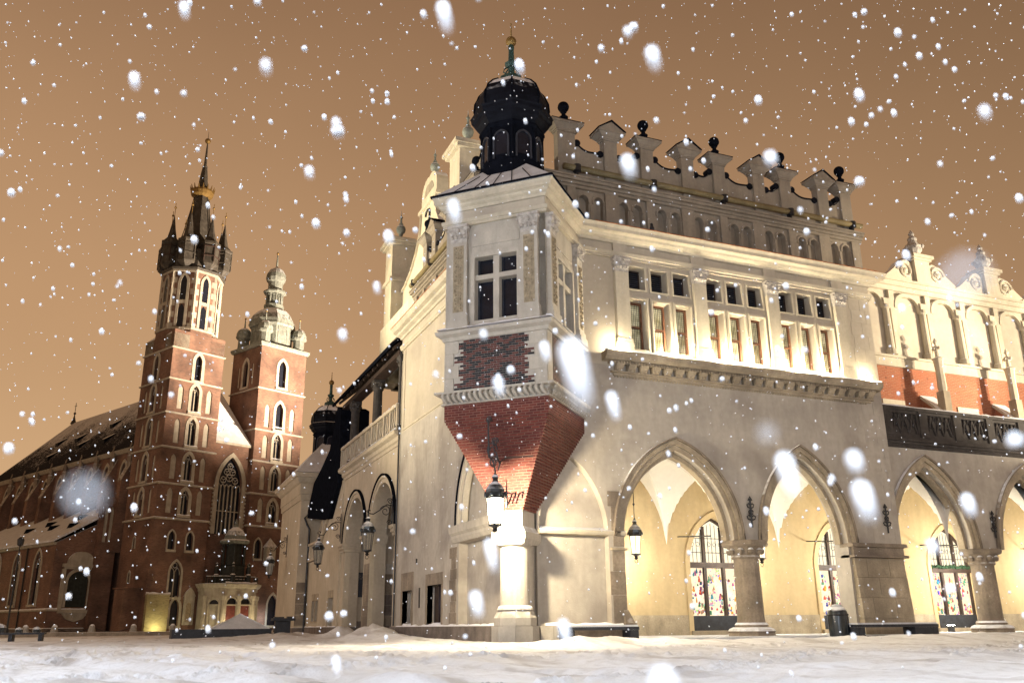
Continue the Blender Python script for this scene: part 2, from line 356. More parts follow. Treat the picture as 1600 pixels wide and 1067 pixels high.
# ================================================================== GROUND
_rs = np.random.RandomState(3); _lat = _rs.rand(256, 256)
def vnoise(x, y):
    xi = np.floor(x).astype(int); yi = np.floor(y).astype(int); fx = x-xi; fy = y-yi
    fx = fx*fx*(3-2*fx); fy = fy*fy*(3-2*fy)
    g = lambda i, j: _lat[i % 256, j % 256]
    return (g(xi,yi)*(1-fx)+g(xi+1,yi)*fx)*(1-fy)+(g(xi,yi+1)*(1-fx)+g(xi+1,yi+1)*fx)*fy
def fbm(x, y, s, o=4):
    r = 0; a = 1; t = 0
    for k in range(o): r = r+a*vnoise(x*s+17.3*k, y*s+5.1*k); t += a; a *= .5; s *= 2.03
    return r/t-.5
def ground_z(x, y):
    near = np.clip((70-np.hypot(x+12, y+28))/60, 0, 1)
    z = .16*fbm(x, y, .16, 3)+.17*fbm(x, y, .7, 5)+.16*np.maximum(0, fbm(x, y, 1.7, 4)+.02)-.10*np.maximum(0, .07-np.abs(fbm(x+9, y+4, .9, 3)))
    # wheel ruts trodden towards the arcade and along the short side
    s = (x+9.5)+.30*(y+20)+.8*np.sin(y*.13)
    for c in (-1.2, .3, 3.6):
        z -= .075*np.exp(-((s-c)/.28)**2); z += .045*np.exp(-((s-c-.55)/.22)**2)
    z *= .25+.75*near
    def bump(cx, cy, rx, ry, h): return h*np.exp(-((x-cx)/rx)**2-((y-cy)/ry)**2)*(.75+.9*(fbm(x, y, 1.4, 3)+.3))
    z += bump(-1.2, 14.2, 1.3, 2.2, .52)+bump(-1.6, 10.5, 1.2, 3.2, .30)+bump(-.9, 22.4, .9, 1.6, .5)+bump(-2.5, 28, 2, 6, .22)
    z += bump(-1.8, 4.5, 1.6, 2.5, .14)+bump(-4, 36, 3, 6, .22)+bump(12, -4.2, 12, 1.3, .16)+bump(24, -2.6, 9, 1.2, .18)+bump(-.6, -4.5, 4, 1.2, .13)
    far = np.clip((y-36+.2*x)/40, 0, 1); z += .30*far*far*(x < 40)
    # swept clear beside the walls so that nothing floats
    return z-.03
_fr = np.random.RandomState(21); FEET = []
for (ax, ay, bx, by, n) in ((-16, -17, 6, -6, 46), (-18, -12, -4, 12, 44), (-9, -19, 14, -7.5, 52), (-20, -8, 2, -13, 46), (-14, -20, -12, 6, 40), (2, -16, 22, -5, 44), (-24, 4, -4, -10, 44)):
    L_ = math.hypot(bx-ax, by-ay); ux, uy = (bx-ax)/L_, (by-ay)/L_
    for i in range(n):
        s_ = L_*i/n+_fr.uniform(-.12, .12); q_ = .14*(1 if i % 2 else -1)+_fr.uniform(-.06, .06)+.5*math.sin(s_*.35+ax)
        FEET.append((ax+ux*s_-uy*q_, ay+uy*s_+ux*q_, ux, uy, _fr.uniform(.08, .16)))
def feet_z(x, y):
    z = np.zeros_like(x)
    for fx_, fy_, ux, uy, h_ in FEET:
        m = (np.abs(x-fx_) < .55) & (np.abs(y-fy_) < .55)
        if not m.any(): continue
        a = (x[m]-fx_)*ux+(y[m]-fy_)*uy; b = -(x[m]-fx_)*uy+(y[m]-fy_)*ux; q = (a/.17)**2+(b/.075)**2
        z[m] += -h_*np.exp(-q**2)+.45*h_*np.exp(-((np.sqrt(q)-1.5)/.35)**2)
    return z
def make_ground():
    rr = [1.2]
    while rr[-1] < 7: rr.append(rr[-1]*1.02)
    while rr[-1] < 34: rr.append(rr[-1]*1.0055)
    while rr[-1] < 100: rr.append(rr[-1]*1.012)
    while rr[-1] < 3500: rr.append(rr[-1]*1.09)
    rr = np.array(rr); va = math.atan2(_fw.y, _fw.x)
    a_f = np.linspace(-R(42), R(42), 760); a_b = np.linspace(R(42), 2*math.pi-R(42), 110)[1:-1]
    aa = np.concatenate([a_f, a_b])+va; na = len(aa); nr = len(rr)
    X = CAM.x+rr[:, None]*np.cos(aa)[None]; Y = CAM.y+rr[:, None]*np.sin(aa)[None]
    Z = ground_z(X, Y)+feet_z(X, Y)
    v = np.stack([X, Y, Z], -1).reshape(-1, 3); v = np.vstack([[CAM.x, CAM.y, -.05], v])
    j = np.arange(na); q = []
    for i in range(nr-1):
        q.append(np.stack([1+i*na+j, 1+i*na+(j+1) % na, 1+(i+1)*na+(j+1) % na, 1+(i+1)*na+j], 1))
    q = np.concatenate(q); tri = np.stack([np.zeros(na, int), 1+(j+1) % na, 1+j], 1)
    me = bpy.data.meshes.new('snowy_ground')
    me.vertices.add(len(v)); me.vertices.foreach_set('co', v.ravel())
    idx = np.concatenate([q.ravel(), tri.ravel()]); me.loops.add(len(idx)); me.loops.foreach_set('vertex_index', idx)
    ls = np.concatenate([np.arange(len(q))*4, len(q)*4+np.arange(na)*3]); me.polygons.add(len(ls)); me.polygons.foreach_set('loop_start', ls)
    me.polygons.foreach_set('use_smooth', [True]*len(ls)); me.update(calc_edges=True); me.validate()
    me.materials.append(M['snow']); o = bpy.data.objects.new('snowy_ground', me); COL.objects.link(o); o['kind'] = 'structure'
    tag(o, 'trampled white snow covering the square with ruts and drifts', 'ground')
make_ground()
pv = MB(); pv.sweep([(3.2, -.55), (70, -.55)], [(-9, -.1), (0, -.1), (.25, -.1), (.25, .11), (.2, .135), (-9, .135)])
pv = pv.build('arcade_pavement', M['snowroof']); pv['kind'] = 'structure'

# ================================================================== CLOTH HALL
CH = thing('market_hall', 'long cream arcaded market hall with brick corner oriel, black turret and crenellated attic', 'hall')
RF = Fr((0,0,0), (1,0,0), (0,-1,0)); LF = Fr((0,0,0), (0,1,0), (-1,0,0))
BF = Fr((-2.712,-.026,0), (S2,-S2,0), (-S2,-S2,0))                    # front of the corner oriel
BS = Fr((-.026,-2.712,0), (S2,S2,0), (S2,-S2,0))                      # its side towards the arcade
BL = Fr((-.0,2.686,0), (-S2,-S2,0), (-S2,S2,0))                       # its side towards the short front
def P_(mb, name, m, parent=CH, **k): return mb.build(name, M[m] if isinstance(m, str) else m, parent, **k)

BAYS = [4.76+3.635*i for i in range(3)]
up_l = [(s+.42+1.04*j-.37, s+.42+1.04*j+.39) for s in BAYS for j in range(3)]
A1 = (4.12, 8.85, 3.57, 6.80); A2 = (10.42, 14.35, 3.57, 6.92)
# --- wall of the long side (end pavilion)
w = MB()
low = [(.7, 0), (4.12, 0), (4.12, 3.57)] + arc(*A1, 16)[1:] + [(10.42, 3.57)] + arc(*A2, 16)[1:] + [(14.35, 0), (17.2, 0), (17.2, 9.9), (.7, 9.9)]
blind_r = opening(.78, 3.5, .62, 3.6, 6.3, 12)
w.plate(RF, low, [blind_r], 0, -.8)
w.box(RF, .75, 3.55, .6, 6.9, -.8, -.32)
P_(w, 'lower_wall', 'plaster_low')
w = MB()
w.plate(RF, rect(0, 17.2, 9.9, 15.3), [rect(a, b, 13.12, 14.06) for a, b in up_l]+[rect(a+.0, b, 10.62, 12.68) for a, b in up_l], 0, -.75)
P_(w, 'upper_wall', 'plaster')
w = MB()                                                               # the pavilion's far return and inner block
w.abox(16.6, 17.2, .82, 9, 7.75, 15.3); w.abox(.82, 16.5, 6.2, 6.6, 7.6, 15.3); P_(w, 'return_wall', 'plaster')
# --- windows between the pilasters: dark lights above, grilled lights below
def pane_lit():
    m, t, b, N, L = nodes('grilled_pane')
    P = N.new('ShaderNodeNewGeometry').outputs['Position']; n = _tex(N, L, 'ShaderNodeTexNoise', 2.2, P, 3)
    col = _mix(N, L, _rng(N, L, n.outputs['Fac'], .35, .65, 0, 1), (.24, .22, .12), (.58, .54, .36))
    L.new(col, b.inputs['Base Color']); b.inputs['Roughness'].default_value = .25
    L.new(col, b.inputs['Emission Color']); b.inputs['Emission Strength'].default_value = .75
    return m
M['litpane'] = pane_lit()
for k, (a, b) in enumerate(up_l):
    f = MB(); c = .05
    for q in ((a, a+c, 13.12, 14.06), (b-c, b, 13.12, 14.06), (a+c, b-c, 13.12, 13.17), (a+c, b-c, 14.01, 14.06)): f.box(RF, *q, -.46, -.38)
    f = P_(f, 'window_frame', 'wood')
    P_(MB().box(RF, a+c, b-c, 13.17, 14.01, -.45, -.43), 'pane', 'glass', f)
    lv = MB()
    for j in range(9): lv.box(RF, a+c, b-c, 13.2+.09*j, 13.225+.09*j, -.43, -.39)
    P_(lv, 'louvre', 'greydark', f, kind='stuff')
    f = MB(); c = .07
    for q in ((a, a+c, 10.62, 12.68), (b-c, b, 10.62, 12.68), (a+c, b-c, 10.62, 10.69), (a+c, b-c, 12.6, 12.68), (a+c, b-c, 11.62, 11.70)): f.box(RF, *q, -.42, -.32)
    f = P_(f, 'window_frame', 'frame')
    P_(MB().box(RF, a+c, b-c, 10.69, 12.6, -.44, -.42), 'pane', 'litpane', f)
    gr = MB()
    for j in range(1, 8): x = a+c+(b-a-2*c)*j/8; gr.box(RF, x-.008, x+.008, 10.69, 12.6, -.335, -.325)
    for j in range(1, 22): z = 10.69+1.91*j/22; gr.box(RF, a+c, b-c, z-.007, z+.007, -.324, -.314)
    P_(gr, 'grille', 'wood', f, kind='stuff')
    s = MB()                                                           # moulded surround of the lower light
    s.plate(RF, rect(a-.10, b+.10, 10.5, 12.80), [rect(a, b, 10.62, 12.68)], .07, .002); s.plate(RF, rect(a-.05, b+.05, 10.56, 12.74), [rect(a, b, 10.62, 12.68)], .10, .072)
    P_(s, 'window_surround', 'trim')
    s = MB(); s.plate(RF, rect(a-.07, b+.07, 13.05, 14.13), [rect(a, b, 13.12, 14.06)], .05, .002); P_(s, 'window_surround', 'trim')
# --- pilasters with carved capitals
def capital(fr, u, z0, z1, w0, d0, parent, m='relief_pale'):
    c = MB(); h = z1-z0
    c.prism([tuple(fr.p(u+s*w0, 0, d)[:2]) for s, d in ((-1,0),(1,0),(1,d0),(-1,d0))], z0, z0+.12*h)
    c.prism([tuple(fr.p(u+s*w0*1.0, 0, d)[:2]) for s, d in ((-1,0),(1,0),(1,d0),(-1,d0))], z0+.12*h, z0+.84*h,
            [tuple(fr.p(u+s*w0*1.18, 0, d)[:2]) for s, d in ((-1,0),(1,0),(1,d0+.1),(-1,d0+.1))])
    for s in (-1, 1):                                                   # volutes, leaves
        p = fr.p(u+s*w0*.92, z0+.70*h, d0+.06); t = [p+fr.U*(math.cos(a)*.13*(1-a/9)*s)+Vector((0,0,math.sin(a)*.13*(1-a/9))) for a in [i*.7 for i in range(10)]]
        c.tube(t, .032, 5)
        for q in (.25, .75): c.ball(fr.p(u+s*w0*q, z0+.34*h, d0+.05), .085, 6, 4)
    c.ball(fr.p(u, z0+.66*h, d0+.09), .09, 7, 5)
    c.box(fr, u-w0*1.25, u+w0*1.25, z0+.84*h, z1, 0, d0+.14)
    return P_(c, 'capital', m, parent)
for u in (4.45, 8.08, 11.72, 15.36):
    s = MB(); s.box(RF, u-.29, u+.29, 10.95, 13.70, 0, .2)
    s.box(RF, u-.36, u+.36, 10.36, 10.80, 0, .27); s.box(RF, u-.33, u+.33, 10.802, 10.95, 0, .24)
    s = P_(s, 'pilaster', 'trim'); capital(RF, u, 13.702, 14.30, .30, .2, s)
    P_(MB().box(RF, u-.31, u+.31, 14.56, 14.915, 0, .13), 'frieze_block', 'plaster')
# --- sill cornice on carved brackets
s = MB(); s.sweep([(3.5, 0), (16.95, 0)], [(0, 10.02), (.30, 10.05), (.42, 10.16), (.46, 10.30), (.46, 10.345), (0, 10.36)])
s.box(RF, 3.75, 16.7, 9.92, 10.018, 0, .24); s.box(RF, 3.95, 16.5, 9.50, 9.60, 0, .08); s.box(RF, 3.85, 16.6, 9.60, 9.66, 0, .16)
sill = P_(s, 'sill_cornice', 'brown2')
for i in range(24):
    u = 4.15+i*.533
    b = MB(); b.prism([tuple(RF.p(u+q, 0, d)[:2]) for q, d in ((-.15,0),(.15,0),(.15,.14),(-.15,.14))], 9.662, 9.918, [tuple(RF.p(u+q, 0, d)[:2]) for q, d in ((-.16,0),(.16,0),(.16,.34),(-.16,.34))])
    for q in (-.08, .08): b.ball(RF.p(u+q, 9.74, .17), .07, 6, 4)
    P_(b, 'bracket', 'brown2', sill)
d = MB()
for i in range(100): d.box(RF, 3.9+i*.1265, 3.9+i*.1265+.07, 10.02-.075, 10.018, .242, .30)
for i in range(96): d.box(RF, 4.0+i*.1285, 4.0+i*.1285+.06, 9.44, 9.498, 0, .06)
P_(d, 'dentil_row', 'brown2', sill, kind='stuff')
# --- entablature running round pavilion, oriel and short side
PATHS = [[(0, 15.1), (0, 2.2)], [(2.2, 0), (17.2, 0), (17.2, 6)]]; OPATH = [(0, 2.686), (-2.712, -.026), (-.026, -2.712), (2.686, 0)]
PATH = [(0, 15.1), (0, 2.686), (-2.712, -.026), (-.026, -2.712), (2.686, 0), (17.2, 0), (17.2, 6)]
s = MB(); s.sweep(PATH, [(-.05, 14.30), (.10, 14.30), (.10, 14.40), (.14, 14.42), (.16, 14.555), (-.05, 14.56)]); P_(s, 'architrave', 'trim')
CP = [(-.05, 14.92), (.12, 14.92), (.16, 15.02), (.34, 15.08), (.38, 15.16), (.58, 15.20), (.60, 15.33), (.68, 15.44), (-.05, 15.47)]
s = MB()
for pp in PATHS: s.sweep(pp, CP)
s.sweep(OPATH, [(d_*.62, z_+.012) for d_, z_ in CP])
cor = P_(s, 'cornice', 'trim')
s = MB(); s.sweep(PATH, [(0, 14.561), (.03, 14.561), (.03, 14.918), (0, 14.918)]); P_(s, 'frieze', 'plaster')
t = MB()                                                               # red tiles edging the cornice
for i in range(84): t.box(RF, 3.1+i*.169, 3.1+i*.169+.15, 15.445, 15.475, .2, .70)
for i in range(66): t.box(LF, 2.95+i*.185, 2.95+i*.185+.16, 15.445, 15.475, .2, .70)
P_(t, 'eave_tile_row', 'tile', cor, kind='stuff')
s = MB(); s.sweep([(0, 15.1), (0, 3.2)], [(-1.0, 15.85), (.62, 15.476), (.66, 15.476), (-1, 15.92)]); s.sweep([(3.2, 0), (17.2, 0)], [(-1.0, 15.85), (.62, 15.476), (.66, 15.476), (-1, 15.92)])
P_(s, 'cornice_roof', 'snowroof')
# --- attic with blind arcade and crenellation, on both sides of the corner
def attic(fr, u_end, lit):
    niches = []; a = MB()
    n = int((u_end-1.2)//1.857)
    cs = [3.74+1.857*i for i in range(-1, n) if 3.74+1.857*i+.8 < u_end]
    for c in cs:
        for q in (-.34, .34): niches.append(opening(c+q-.22, c+q+.22, 15.95, 17.05, 17.28, 6))
    a.plate(fr, rect(.81, u_end, 15.3, 17.66), niches, 0, -.24); a.box(fr, .81, u_end, 15.3, 17.66, -.6, -.245)
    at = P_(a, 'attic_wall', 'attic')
    for c in cs:
        s = MB()
        for q in (-.34, .34): s.plate(fr, ring(c+q-.22, c+q+.22, 16.95, 17.05, 17.28, .07, 6), [], .05, .002)
        for q in (-.64, 0, .64): s.box(fr, c+q-.055, c+q+.055, 15.95, 16.93, .002, .04)
        P_(s, 'niche_surround', 'attic', at)
    for i in range(-1, n+1):
        u = 4.67+1.857*i; wd = .31 if i % 2 == 0 else .19
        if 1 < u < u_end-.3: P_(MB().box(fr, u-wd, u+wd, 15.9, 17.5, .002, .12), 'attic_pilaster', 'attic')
    P_(MB().box(fr, u_end-.5, u_end-.02, 15.9, 17.5, .002, .12), 'attic_pilaster', 'attic')
    s = MB(); o = fr.o
    for z0, z1, dd in ((17.502, 17.62, .14), (17.622, 17.74, .22), (17.742, 17.86, .34), (17.862, 17.94, .40)): s.box(fr, .81, u_end+.1, z0, z1, -.6, dd)
    P_(s, 'attic_cornice', 'attic')
    p = MB(); p.tube([fr.p(2.4, 18.28, .30), fr.p(u_end+.05, 18.28, .30)], .13, 8); p = P_(p, 'gutter_pipe', 'pipe', smooth=True)
    j = MB()
    for q in range(5):
        u = 3+q*(u_end-3.5)/4; j.box(fr, u-.04, u+.04, 17.942, 18.16, .0, .34); j.lathe(fr.p(u, 18.28, .30)-Vector((0,0,.17)), [(.05,0),(.17,.03),(.17,.31),(.05,.34)], 8)
    P_(j, 'pipe_joint', 'iron', p)
    balls = [u for u in (2.65, 6.5, 10.2, 13.85, 17.4) if u < u_end]; gab = [u for u in (4.72, 8.55, 12.35, 16.02) if u < u_end-.4]
    allp = sorted(balls+gab)
    for u in allp:
        isb = u in balls; wd = .31 if u > 3 else .40
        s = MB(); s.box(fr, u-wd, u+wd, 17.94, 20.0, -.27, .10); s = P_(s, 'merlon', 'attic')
        c = MB(); pl = lambda e: [tuple(fr.p(u+q*(wd+e), 0, dd)[:2]) for q, dd in ((-1,-.27-e*.7),(1,-.27-e*.7),(1,.10+e*.7),(-1,.10+e*.7))]
        c.prism(pl(.05), 20.002, 20.07); c.prism(pl(.08), 20.072, 20.16, pl(.12)); c.prism(pl(.14), 20.162, 20.32, pl(.29)); c.prism(pl(.33), 20.322, 20.43)
        c.prism(pl(.30), 20.46, 20.74, pl(-.22)) if isb else c.plate(fr, [(u-wd-.30, 20.46), (u+wd+.30, 20.46), (u, 20.84)], [], .28, -.46)
        c = P_(c, 'merlon_cap', 'attic', s)
        k = MB()
        if isb: k.prism(pl(.35), 20.431, 20.459)
        else:
            for q in (-1, 1): k.add([fr.p(u+q*x_, z_, d_) for x_, z_, d_ in ((wd+.36, 20.432, .34), (wd+.36, 20.432, -.52), (0, 20.87, -.52), (0, 20.87, .34), (wd+.36, 20.47, .34), (wd+.36, 20.47, -.52), (0, 20.92, -.52), (0, 20.92, .34))], [(0,3,2,1),(4,5,6,7),(0,1,5,4),(1,2,6,5),(2,3,7,6),(3,0,4,7)])
        P_(k, 'merlon_flashing', 'dark', c)
        if isb:
            b = MB(); ce = fr.p(u, 0, -.085)
            b.lathe(ce, [(.17, 20.70), (.20, 20.78), (.10, 20.86), (.08, 20.98), (.14, 21.02), (.12, 21.06)], 10); b.ball(ce+Vector((0,0,21.27)), .245, 12, 8)
            P_(b, 'ball_finial', 'dark', s, smooth=True)
    for a_, b_ in zip(allp, allp[1:]):
        wa = .31 if a_ > 3 else .40; u0 = a_+wa+.002; u1 = b_-.312
        lo, hi = 19.30, 19.74
        top = [(u0+(u1-u0)*i/12, lo+(hi-lo)*abs(2*i/12-1)**2.0*(1 if (i < 6) == (a_ in balls) else .22)) for i in range(13)]
        s = MB(); s.plate(fr, [(u0, 17.942), (u1, 17.942)]+list(reversed(top)), [], -.02, -.20); s = P_(s, 'crenel_wall', 'attic')
        e = MB()
        for i in range(12): e.add([fr.p(top[i][0], top[i][1]+.004, .03), fr.p(top[i+1][0], top[i+1][1]+.004, .03), fr.p(top[i+1][0], top[i+1][1]+.004, -.26), fr.p(top[i][0], top[i][1]+.004, -.26), fr.p(top[i][0], top[i][1]+.06, .03), fr.p(top[i+1][0], top[i+1][1]+.06, .03), fr.p(top[i+1][0], top[i+1][1]+.06, -.26), fr.p(top[i][0], top[i][1]+.06, -.26)], [(0,1,2,3),(4,7,6,5),(0,4,5,1),(2,6,7,3),(0,3,7,4),(1,5,6,2)])
        P_(e, 'crenel_coping', 'darksnow', s)
        for u, zz in ((u0+.13, hi if a_ in balls else lo+.3*(hi-lo)), (u1-.15, hi if b_ in balls else lo+.3*(hi-lo))):
            cc = fr.p(u, zz-.1, .05); P_(MB().tube([cc-fr.N*.30, cc], .15, 10), 'volute', 'darksnow', s)
attic(Fr((0,.8,0), (1,0,0), (0,-1,0)), 17.9, False)
attic(Fr((.8,0,0), (0,1,0), (-1,0,0)), 15.6, True)

# --- arches of the long side: moulded bands, columns, piers, ironwork
def arch_trim(fr, A, zb=3.58, m='brown2', name='arch_moulding'):
    s = MB(); s.plate(fr, ring(*A[:2], zb, *A[2:], .17, 16), [], .035, .002); s.plate(fr, ring(A[0]-.19, A[1]+.19, zb, A[2], A[3]+.22, .17, 16), [], .10, .002)
    s = P_(s, name, m)
    i = MB(); i.plate(fr, ring(A[0]-.38, A[1]+.38, zb+.25, A[2], A[3]+.44, .06, 16), [], .16, .002); P_(i, 'drip_mould', 'brown', s)
    i = MB(); i.plate(fr, ring(A[0]+.16, A[1]-.16, zb, A[2], A[3]-.2, .155, 16), [], -.25, -.55); P_(i, 'inner_order', 'brown2', s)
    return s
def column(fr, u, sw=.5, name='column'):
    c = fr.p(u, 0, -.4); o = MB()
    r8 = math.pi/8
    o.lathe(c, [(.52, .60), (.50, .75), (.47, 2.9)], 20); o = P_(o, name, 'brown', smooth=False)
    b = MB(); b.lathe(c, [(.88, -.1), (.88, .22)], 8, r8); b.lathe(c, [(.84, .222), (.90, .30), (.84, .38), (.70, .44)], 8, r8); b.lathe(c, [(.60, .441), (.62, .52), (.56, .60)], 16); P_(b, 'column_base', 'brown', o)
    k = MB(); k.lathe(c, [(.52, 2.90), (.56, 2.96), (.53, 3.02), (.62, 3.25), (.74, 3.36)], 12)
    for i in range(10):
        a = i*math.pi/5; k.ball((c.x+.60*math.cos(a), c.y+.60*math.sin(a), 3.18), .13, 6, 5)
    k.lathe(c, [(.86, 3.361), (.90, 3.45), (.86, 3.565)], 8, r8); P_(k, 'capital', 'brown', o)
    return o
arch_trim(RF, A1); arch_trim(RF, A2)
column(RF, 9.63)
for i, (z0, z1, a, b) in enumerate(((.6, 1.55, 3.58, 4.11), (1.55, 2.35, 3.5, 4.11), (2.35, 3.05, 3.62, 4.11), (3.2, 3.56, 3.68, 4.11), (3.72, 4.6, 3.62, 4.0), (4.6, 5.15, 3.5, 3.98))):
    P_(MB().box(RF, a, b, z0+.006, z1-.006, .002, .03), 'jamb_stone', 'brown')
P_(MB().box(RF, 3.55, 4.22, 3.07, 3.16, .0, .09), 'jamb_band', 'brown2')
for z0 in (.6,):                                                      # splayed foot of the jamb
    P_(MB().prism([(3.9,-.25),(4.35,-.25),(4.35,.6),(3.9,.6)], .1, .62).prism([(3.95,-.2),(4.3,-.2),(4.3,.55),(3.95,.55)], .622, 1.05, [(3.95,-.04),(4.14,-.04),(4.14,.55),(3.95,.55)]), 'jamb_foot', 'brown')
s = MB(); s.sweep([(.78, -.0), (4.18, -.0)], [(-.3, 3.56), (.05, 3.58), (.10, 3.66), (.10, 3.72), (-.3, 3.86)]); P_(s, 'impost_band', 'trim')
s = MB(); s.box(RF, .9, 4.05, -.1, .56, -.1, .12); P_(s, 'wall_plinth', 'base')
# buttress pier at the pavilion's end: dressed stone courses
pier = MB(); pier.prism([(14.45,-.30),(17.05,-.30),(17.05,.5),(14.45,.5)], -.1, .72); pier.prism([(14.4,-.35),(17.1,-.35),(17.1,.5),(14.4,.5)], -.1, .5)
pier = P_(pier, 'corner_pier', 'brown2')
zs = [.73, 1.5, 2.28, 3.04]
for i in range(3):
    cut = [14.45, 15.55, 17.05] if i % 2 else [14.45, 15.05, 16.2, 17.05]
    for a, b in zip(cut, cut[1:]):
        e0, e1 = .30-.06*i, .27-.06*i
        P_(MB().prism([(a+.008,-e0),(b-.008,-e0),(b-.008,.4),(a+.008,.4)], zs[i], zs[i+1]-.012, [(a+.008,-e1),(b-.008,-e1),(b-.008,.4),(a+.008,.4)]), 'pier_stone', 'brown2', pier)
s = MB(); s.prism([(14.35,-.30),(17.2,-.30),(17.2,.45),(14.35,.45)], 3.04, 3.14); s.prism([(14.45,-.16),(17.1,-.16),(17.1,.45),(14.45,.45)], 3.142, 3.45); s.prism([(14.33,-.28),(17.2,-.28),(17.2,.45),(14.33,.45)], 3.452, 3.60)
P_(s, 'pier_band', 'brown', pier)
# long and short quoins above the pier
for i in range(19):
    z0 = 3.62+i*.596
    if 9.2 < z0 < 10.1: continue
    for a, b in (((16.0, 16.62), (16.63, 17.19)) if i % 2 else ((15.75 if z0 < 9 else 16.1, 16.9), (16.91, 17.19))):
        P_(MB().box(RF, a+.005, b-.005, z0, z0+.588, .002, .010), 'quoin', 'plaster' if z0 > 10 else 'plaster_low')
def wall_anchor(fr, u, z):
    a = MB(); p = lambda x, y: fr.p(u+x, z+y, .07)
    a.tube([p(0, -.55), p(0, .55)], .035, 6)
    for y, wd in ((.25, .16), (-.2, .2), (.0, .1)):
        for s in (-1, 1): a.tube([p(0, y-.08), p(s*wd*.8, y-.03), p(s*wd, y+.06), p(s*wd*.55, y+.11), p(s*.04, y+.06)], .026, 5)
    a.tube([p(-.09, .47), p(0, .62), p(.09, .47)], .025, 5); a.box(fr, u-.03, u+.03, z-.03, z+.03, 0, .08)
    P_(a, 'wall_anchor', 'iron')
for u in (9.7, 16.5): wall_anchor(RF, u, 4.6)
# --- wing beyond the pavilion: arcade, terrace balustrade, brick storey, scrolled attic
WF = Fr((0,.22,0), (1,0,0), (0,-1,0))
AW = [(17.22+6.15*i, 21.45+6.15*i, 3.57, 7.0) for i in range(7)]
low = [(17.21, 7.75), (17.21, 3.57)]
for A in AW: low += arc(*A, 14)
low += [(62, 3.57), (62, 7.75)]
P_(MB().plate(WF, low, [], 0, -.75), 'wing_wall', 'plaster_low')
for i, A in enumerate(AW[:5]):
    arch_trim(WF, A); column(WF, 22.33+6.15*i); wall_anchor(WF, 22.9+6.15*i if i else 22.9, 4.6)
s = MB(); s.box(WF, 17.21, 62, 7.752, 7.9, -.75, .06); s.box(WF, 17.21, 62, 7.902, 8.02, -.75, .14); s.box(WF, 17.21, 62, 8.022, 8.14, -.75, .22); P_(s, 'terrace_cornice', 'balus')
bal = MB(); bal.box(WF, 17.21, 62, 9.42, 9.56, -.12, .14); bal.box(WF, 17.21, 62, 8.142, 8.26, -.08, .1); bal = P_(bal, 'balustrade', 'balus')
u = 17.3; i = 0
while u < 50:
    P_(MB().box(WF, u, u+.42, 8.262, 9.418, -.1, .12), 'balustrade_post', 'balus', bal)
    a, b = u+.44, u+2.06; t = MB(); m_ = (a+b)/2
    t.plate(WF, rect(a, b, 8.262, 9.418), [rect(a+.1, b-.1, 8.40, 9.3)], .05, -.03); t.box(WF, a+.08, b-.08, 8.38, 9.32, -.06, -.035)
    for s in (0, 1, 2):
        x0 = a+.1+(b-a-.2)*s/3; x1 = a+.1+(b-a-.2)*(s+1)/3; q = lambda x, z: WF.p(x, z, 0); mm = (x0+x1)/2
        t.tube([q(x0, 8.4), q((x0+mm)/2, 8.75), q(mm, 9.3)], .04, 5); t.tube([q(x1, 8.4), q((x1+mm)/2, 8.75), q(mm, 9.3)], .04, 5); t.tube([q(x0, 9.3), q(mm, 8.72), q(x1, 9.3)], .035, 5)
    P_(t, 'tracery_panel', 'balus', bal); u += 2.06; i += 1
HF = Fr((0,4,0), (1,0,0), (0,-1,0))
hw = [(24.45+5.05*i-2.35, 10.15) for i in range(7)]
P_(MB().plate(HF, rect(17.2, 70, 7.6, 12.85), [rect(a-.45, a+.45, 9.9, 10.75) for a, z in hw], 0, -.5), 'brick_storey', 'hallbrick')
for a, z in hw:
    s = MB(); s.plate(HF, rect(a-.72, a+.72, 9.6, 11.1), [rect(a-.45, a+.45, 9.9, 10.75)], .06, .002); s = P_(s, 'window_surround', 'trim')
    P_(MB().box(HF, a-.45, a+.45, 9.9, 10.75, -.3, -.26), 'pane', 'glass', s); P_(MB().box(HF, a+.12, a+.20, 9.9, 10.75, -.26, -.2), 'mullion', 'wood', s)
P_(MB().box(HF, 17.2, 70, 12.852, 13.3, -.5, .1).box(HF, 17.2, 70, 13.302, 13.42, -.5, .2), 'brick_storey_cornice', 'trim')
P_(MB().box(HF, 17.2, 70, 13.422, 17.0, -.6, 0), 'hall_attic_wall', 'plaster')
i = 0; u = 22.35
while u < 42:
    s = MB(); c = HF.p(u, 0, .12); s.lathe(c, [(.30, 13.43), (.30, 13.7), (.20, 13.74), (.17, 15.9), (.26, 15.95), (.26, 16.1), (.2, 16.12)], 12)
    s.prism([tuple(HF.p(u+q, 0, dd)[:2]) for q, dd in ((-.2,0),(.2,0),(.2,.28),(-.2,.28))], 16.12, 16.45)
    s = P_(s, 'half_column', 'trim')
    a = MB(); a.plate(HF, ring(u-1.75, u-.25, 16.05, 16.1, 16.70, .16, 8), [], .20, .002); P_(a, 'arch_hood', 'trim', s)
    b = MB(); b.box(HF, u+.32, u+.66, 13.425, 16.98, .002, .16); P_(b, 'attic_strip', 'trim', s)
    u += 2.52; i += 1
s = MB(); s.box(HF, 17.2, 70, 17.002, 17.25, -.6, .18); s.box(HF, 17.2, 70, 17.252, 17.5, -.6, .30); s.box(HF, 17.2, 70, 17.502, 17.62, -.6, .40); P_(s, 'hall_attic_cornice', 'trim')
def spiral(fr, u, z, r, s, n=26, turns=1.6):
    return [fr.p(u+s*r*(1-.8*i/n)*math.cos(2*math.pi*turns*i/n), z+r*(1-.8*i/n)*math.sin(2*math.pi*turns*i/n), .05) for i in range(n+1)]
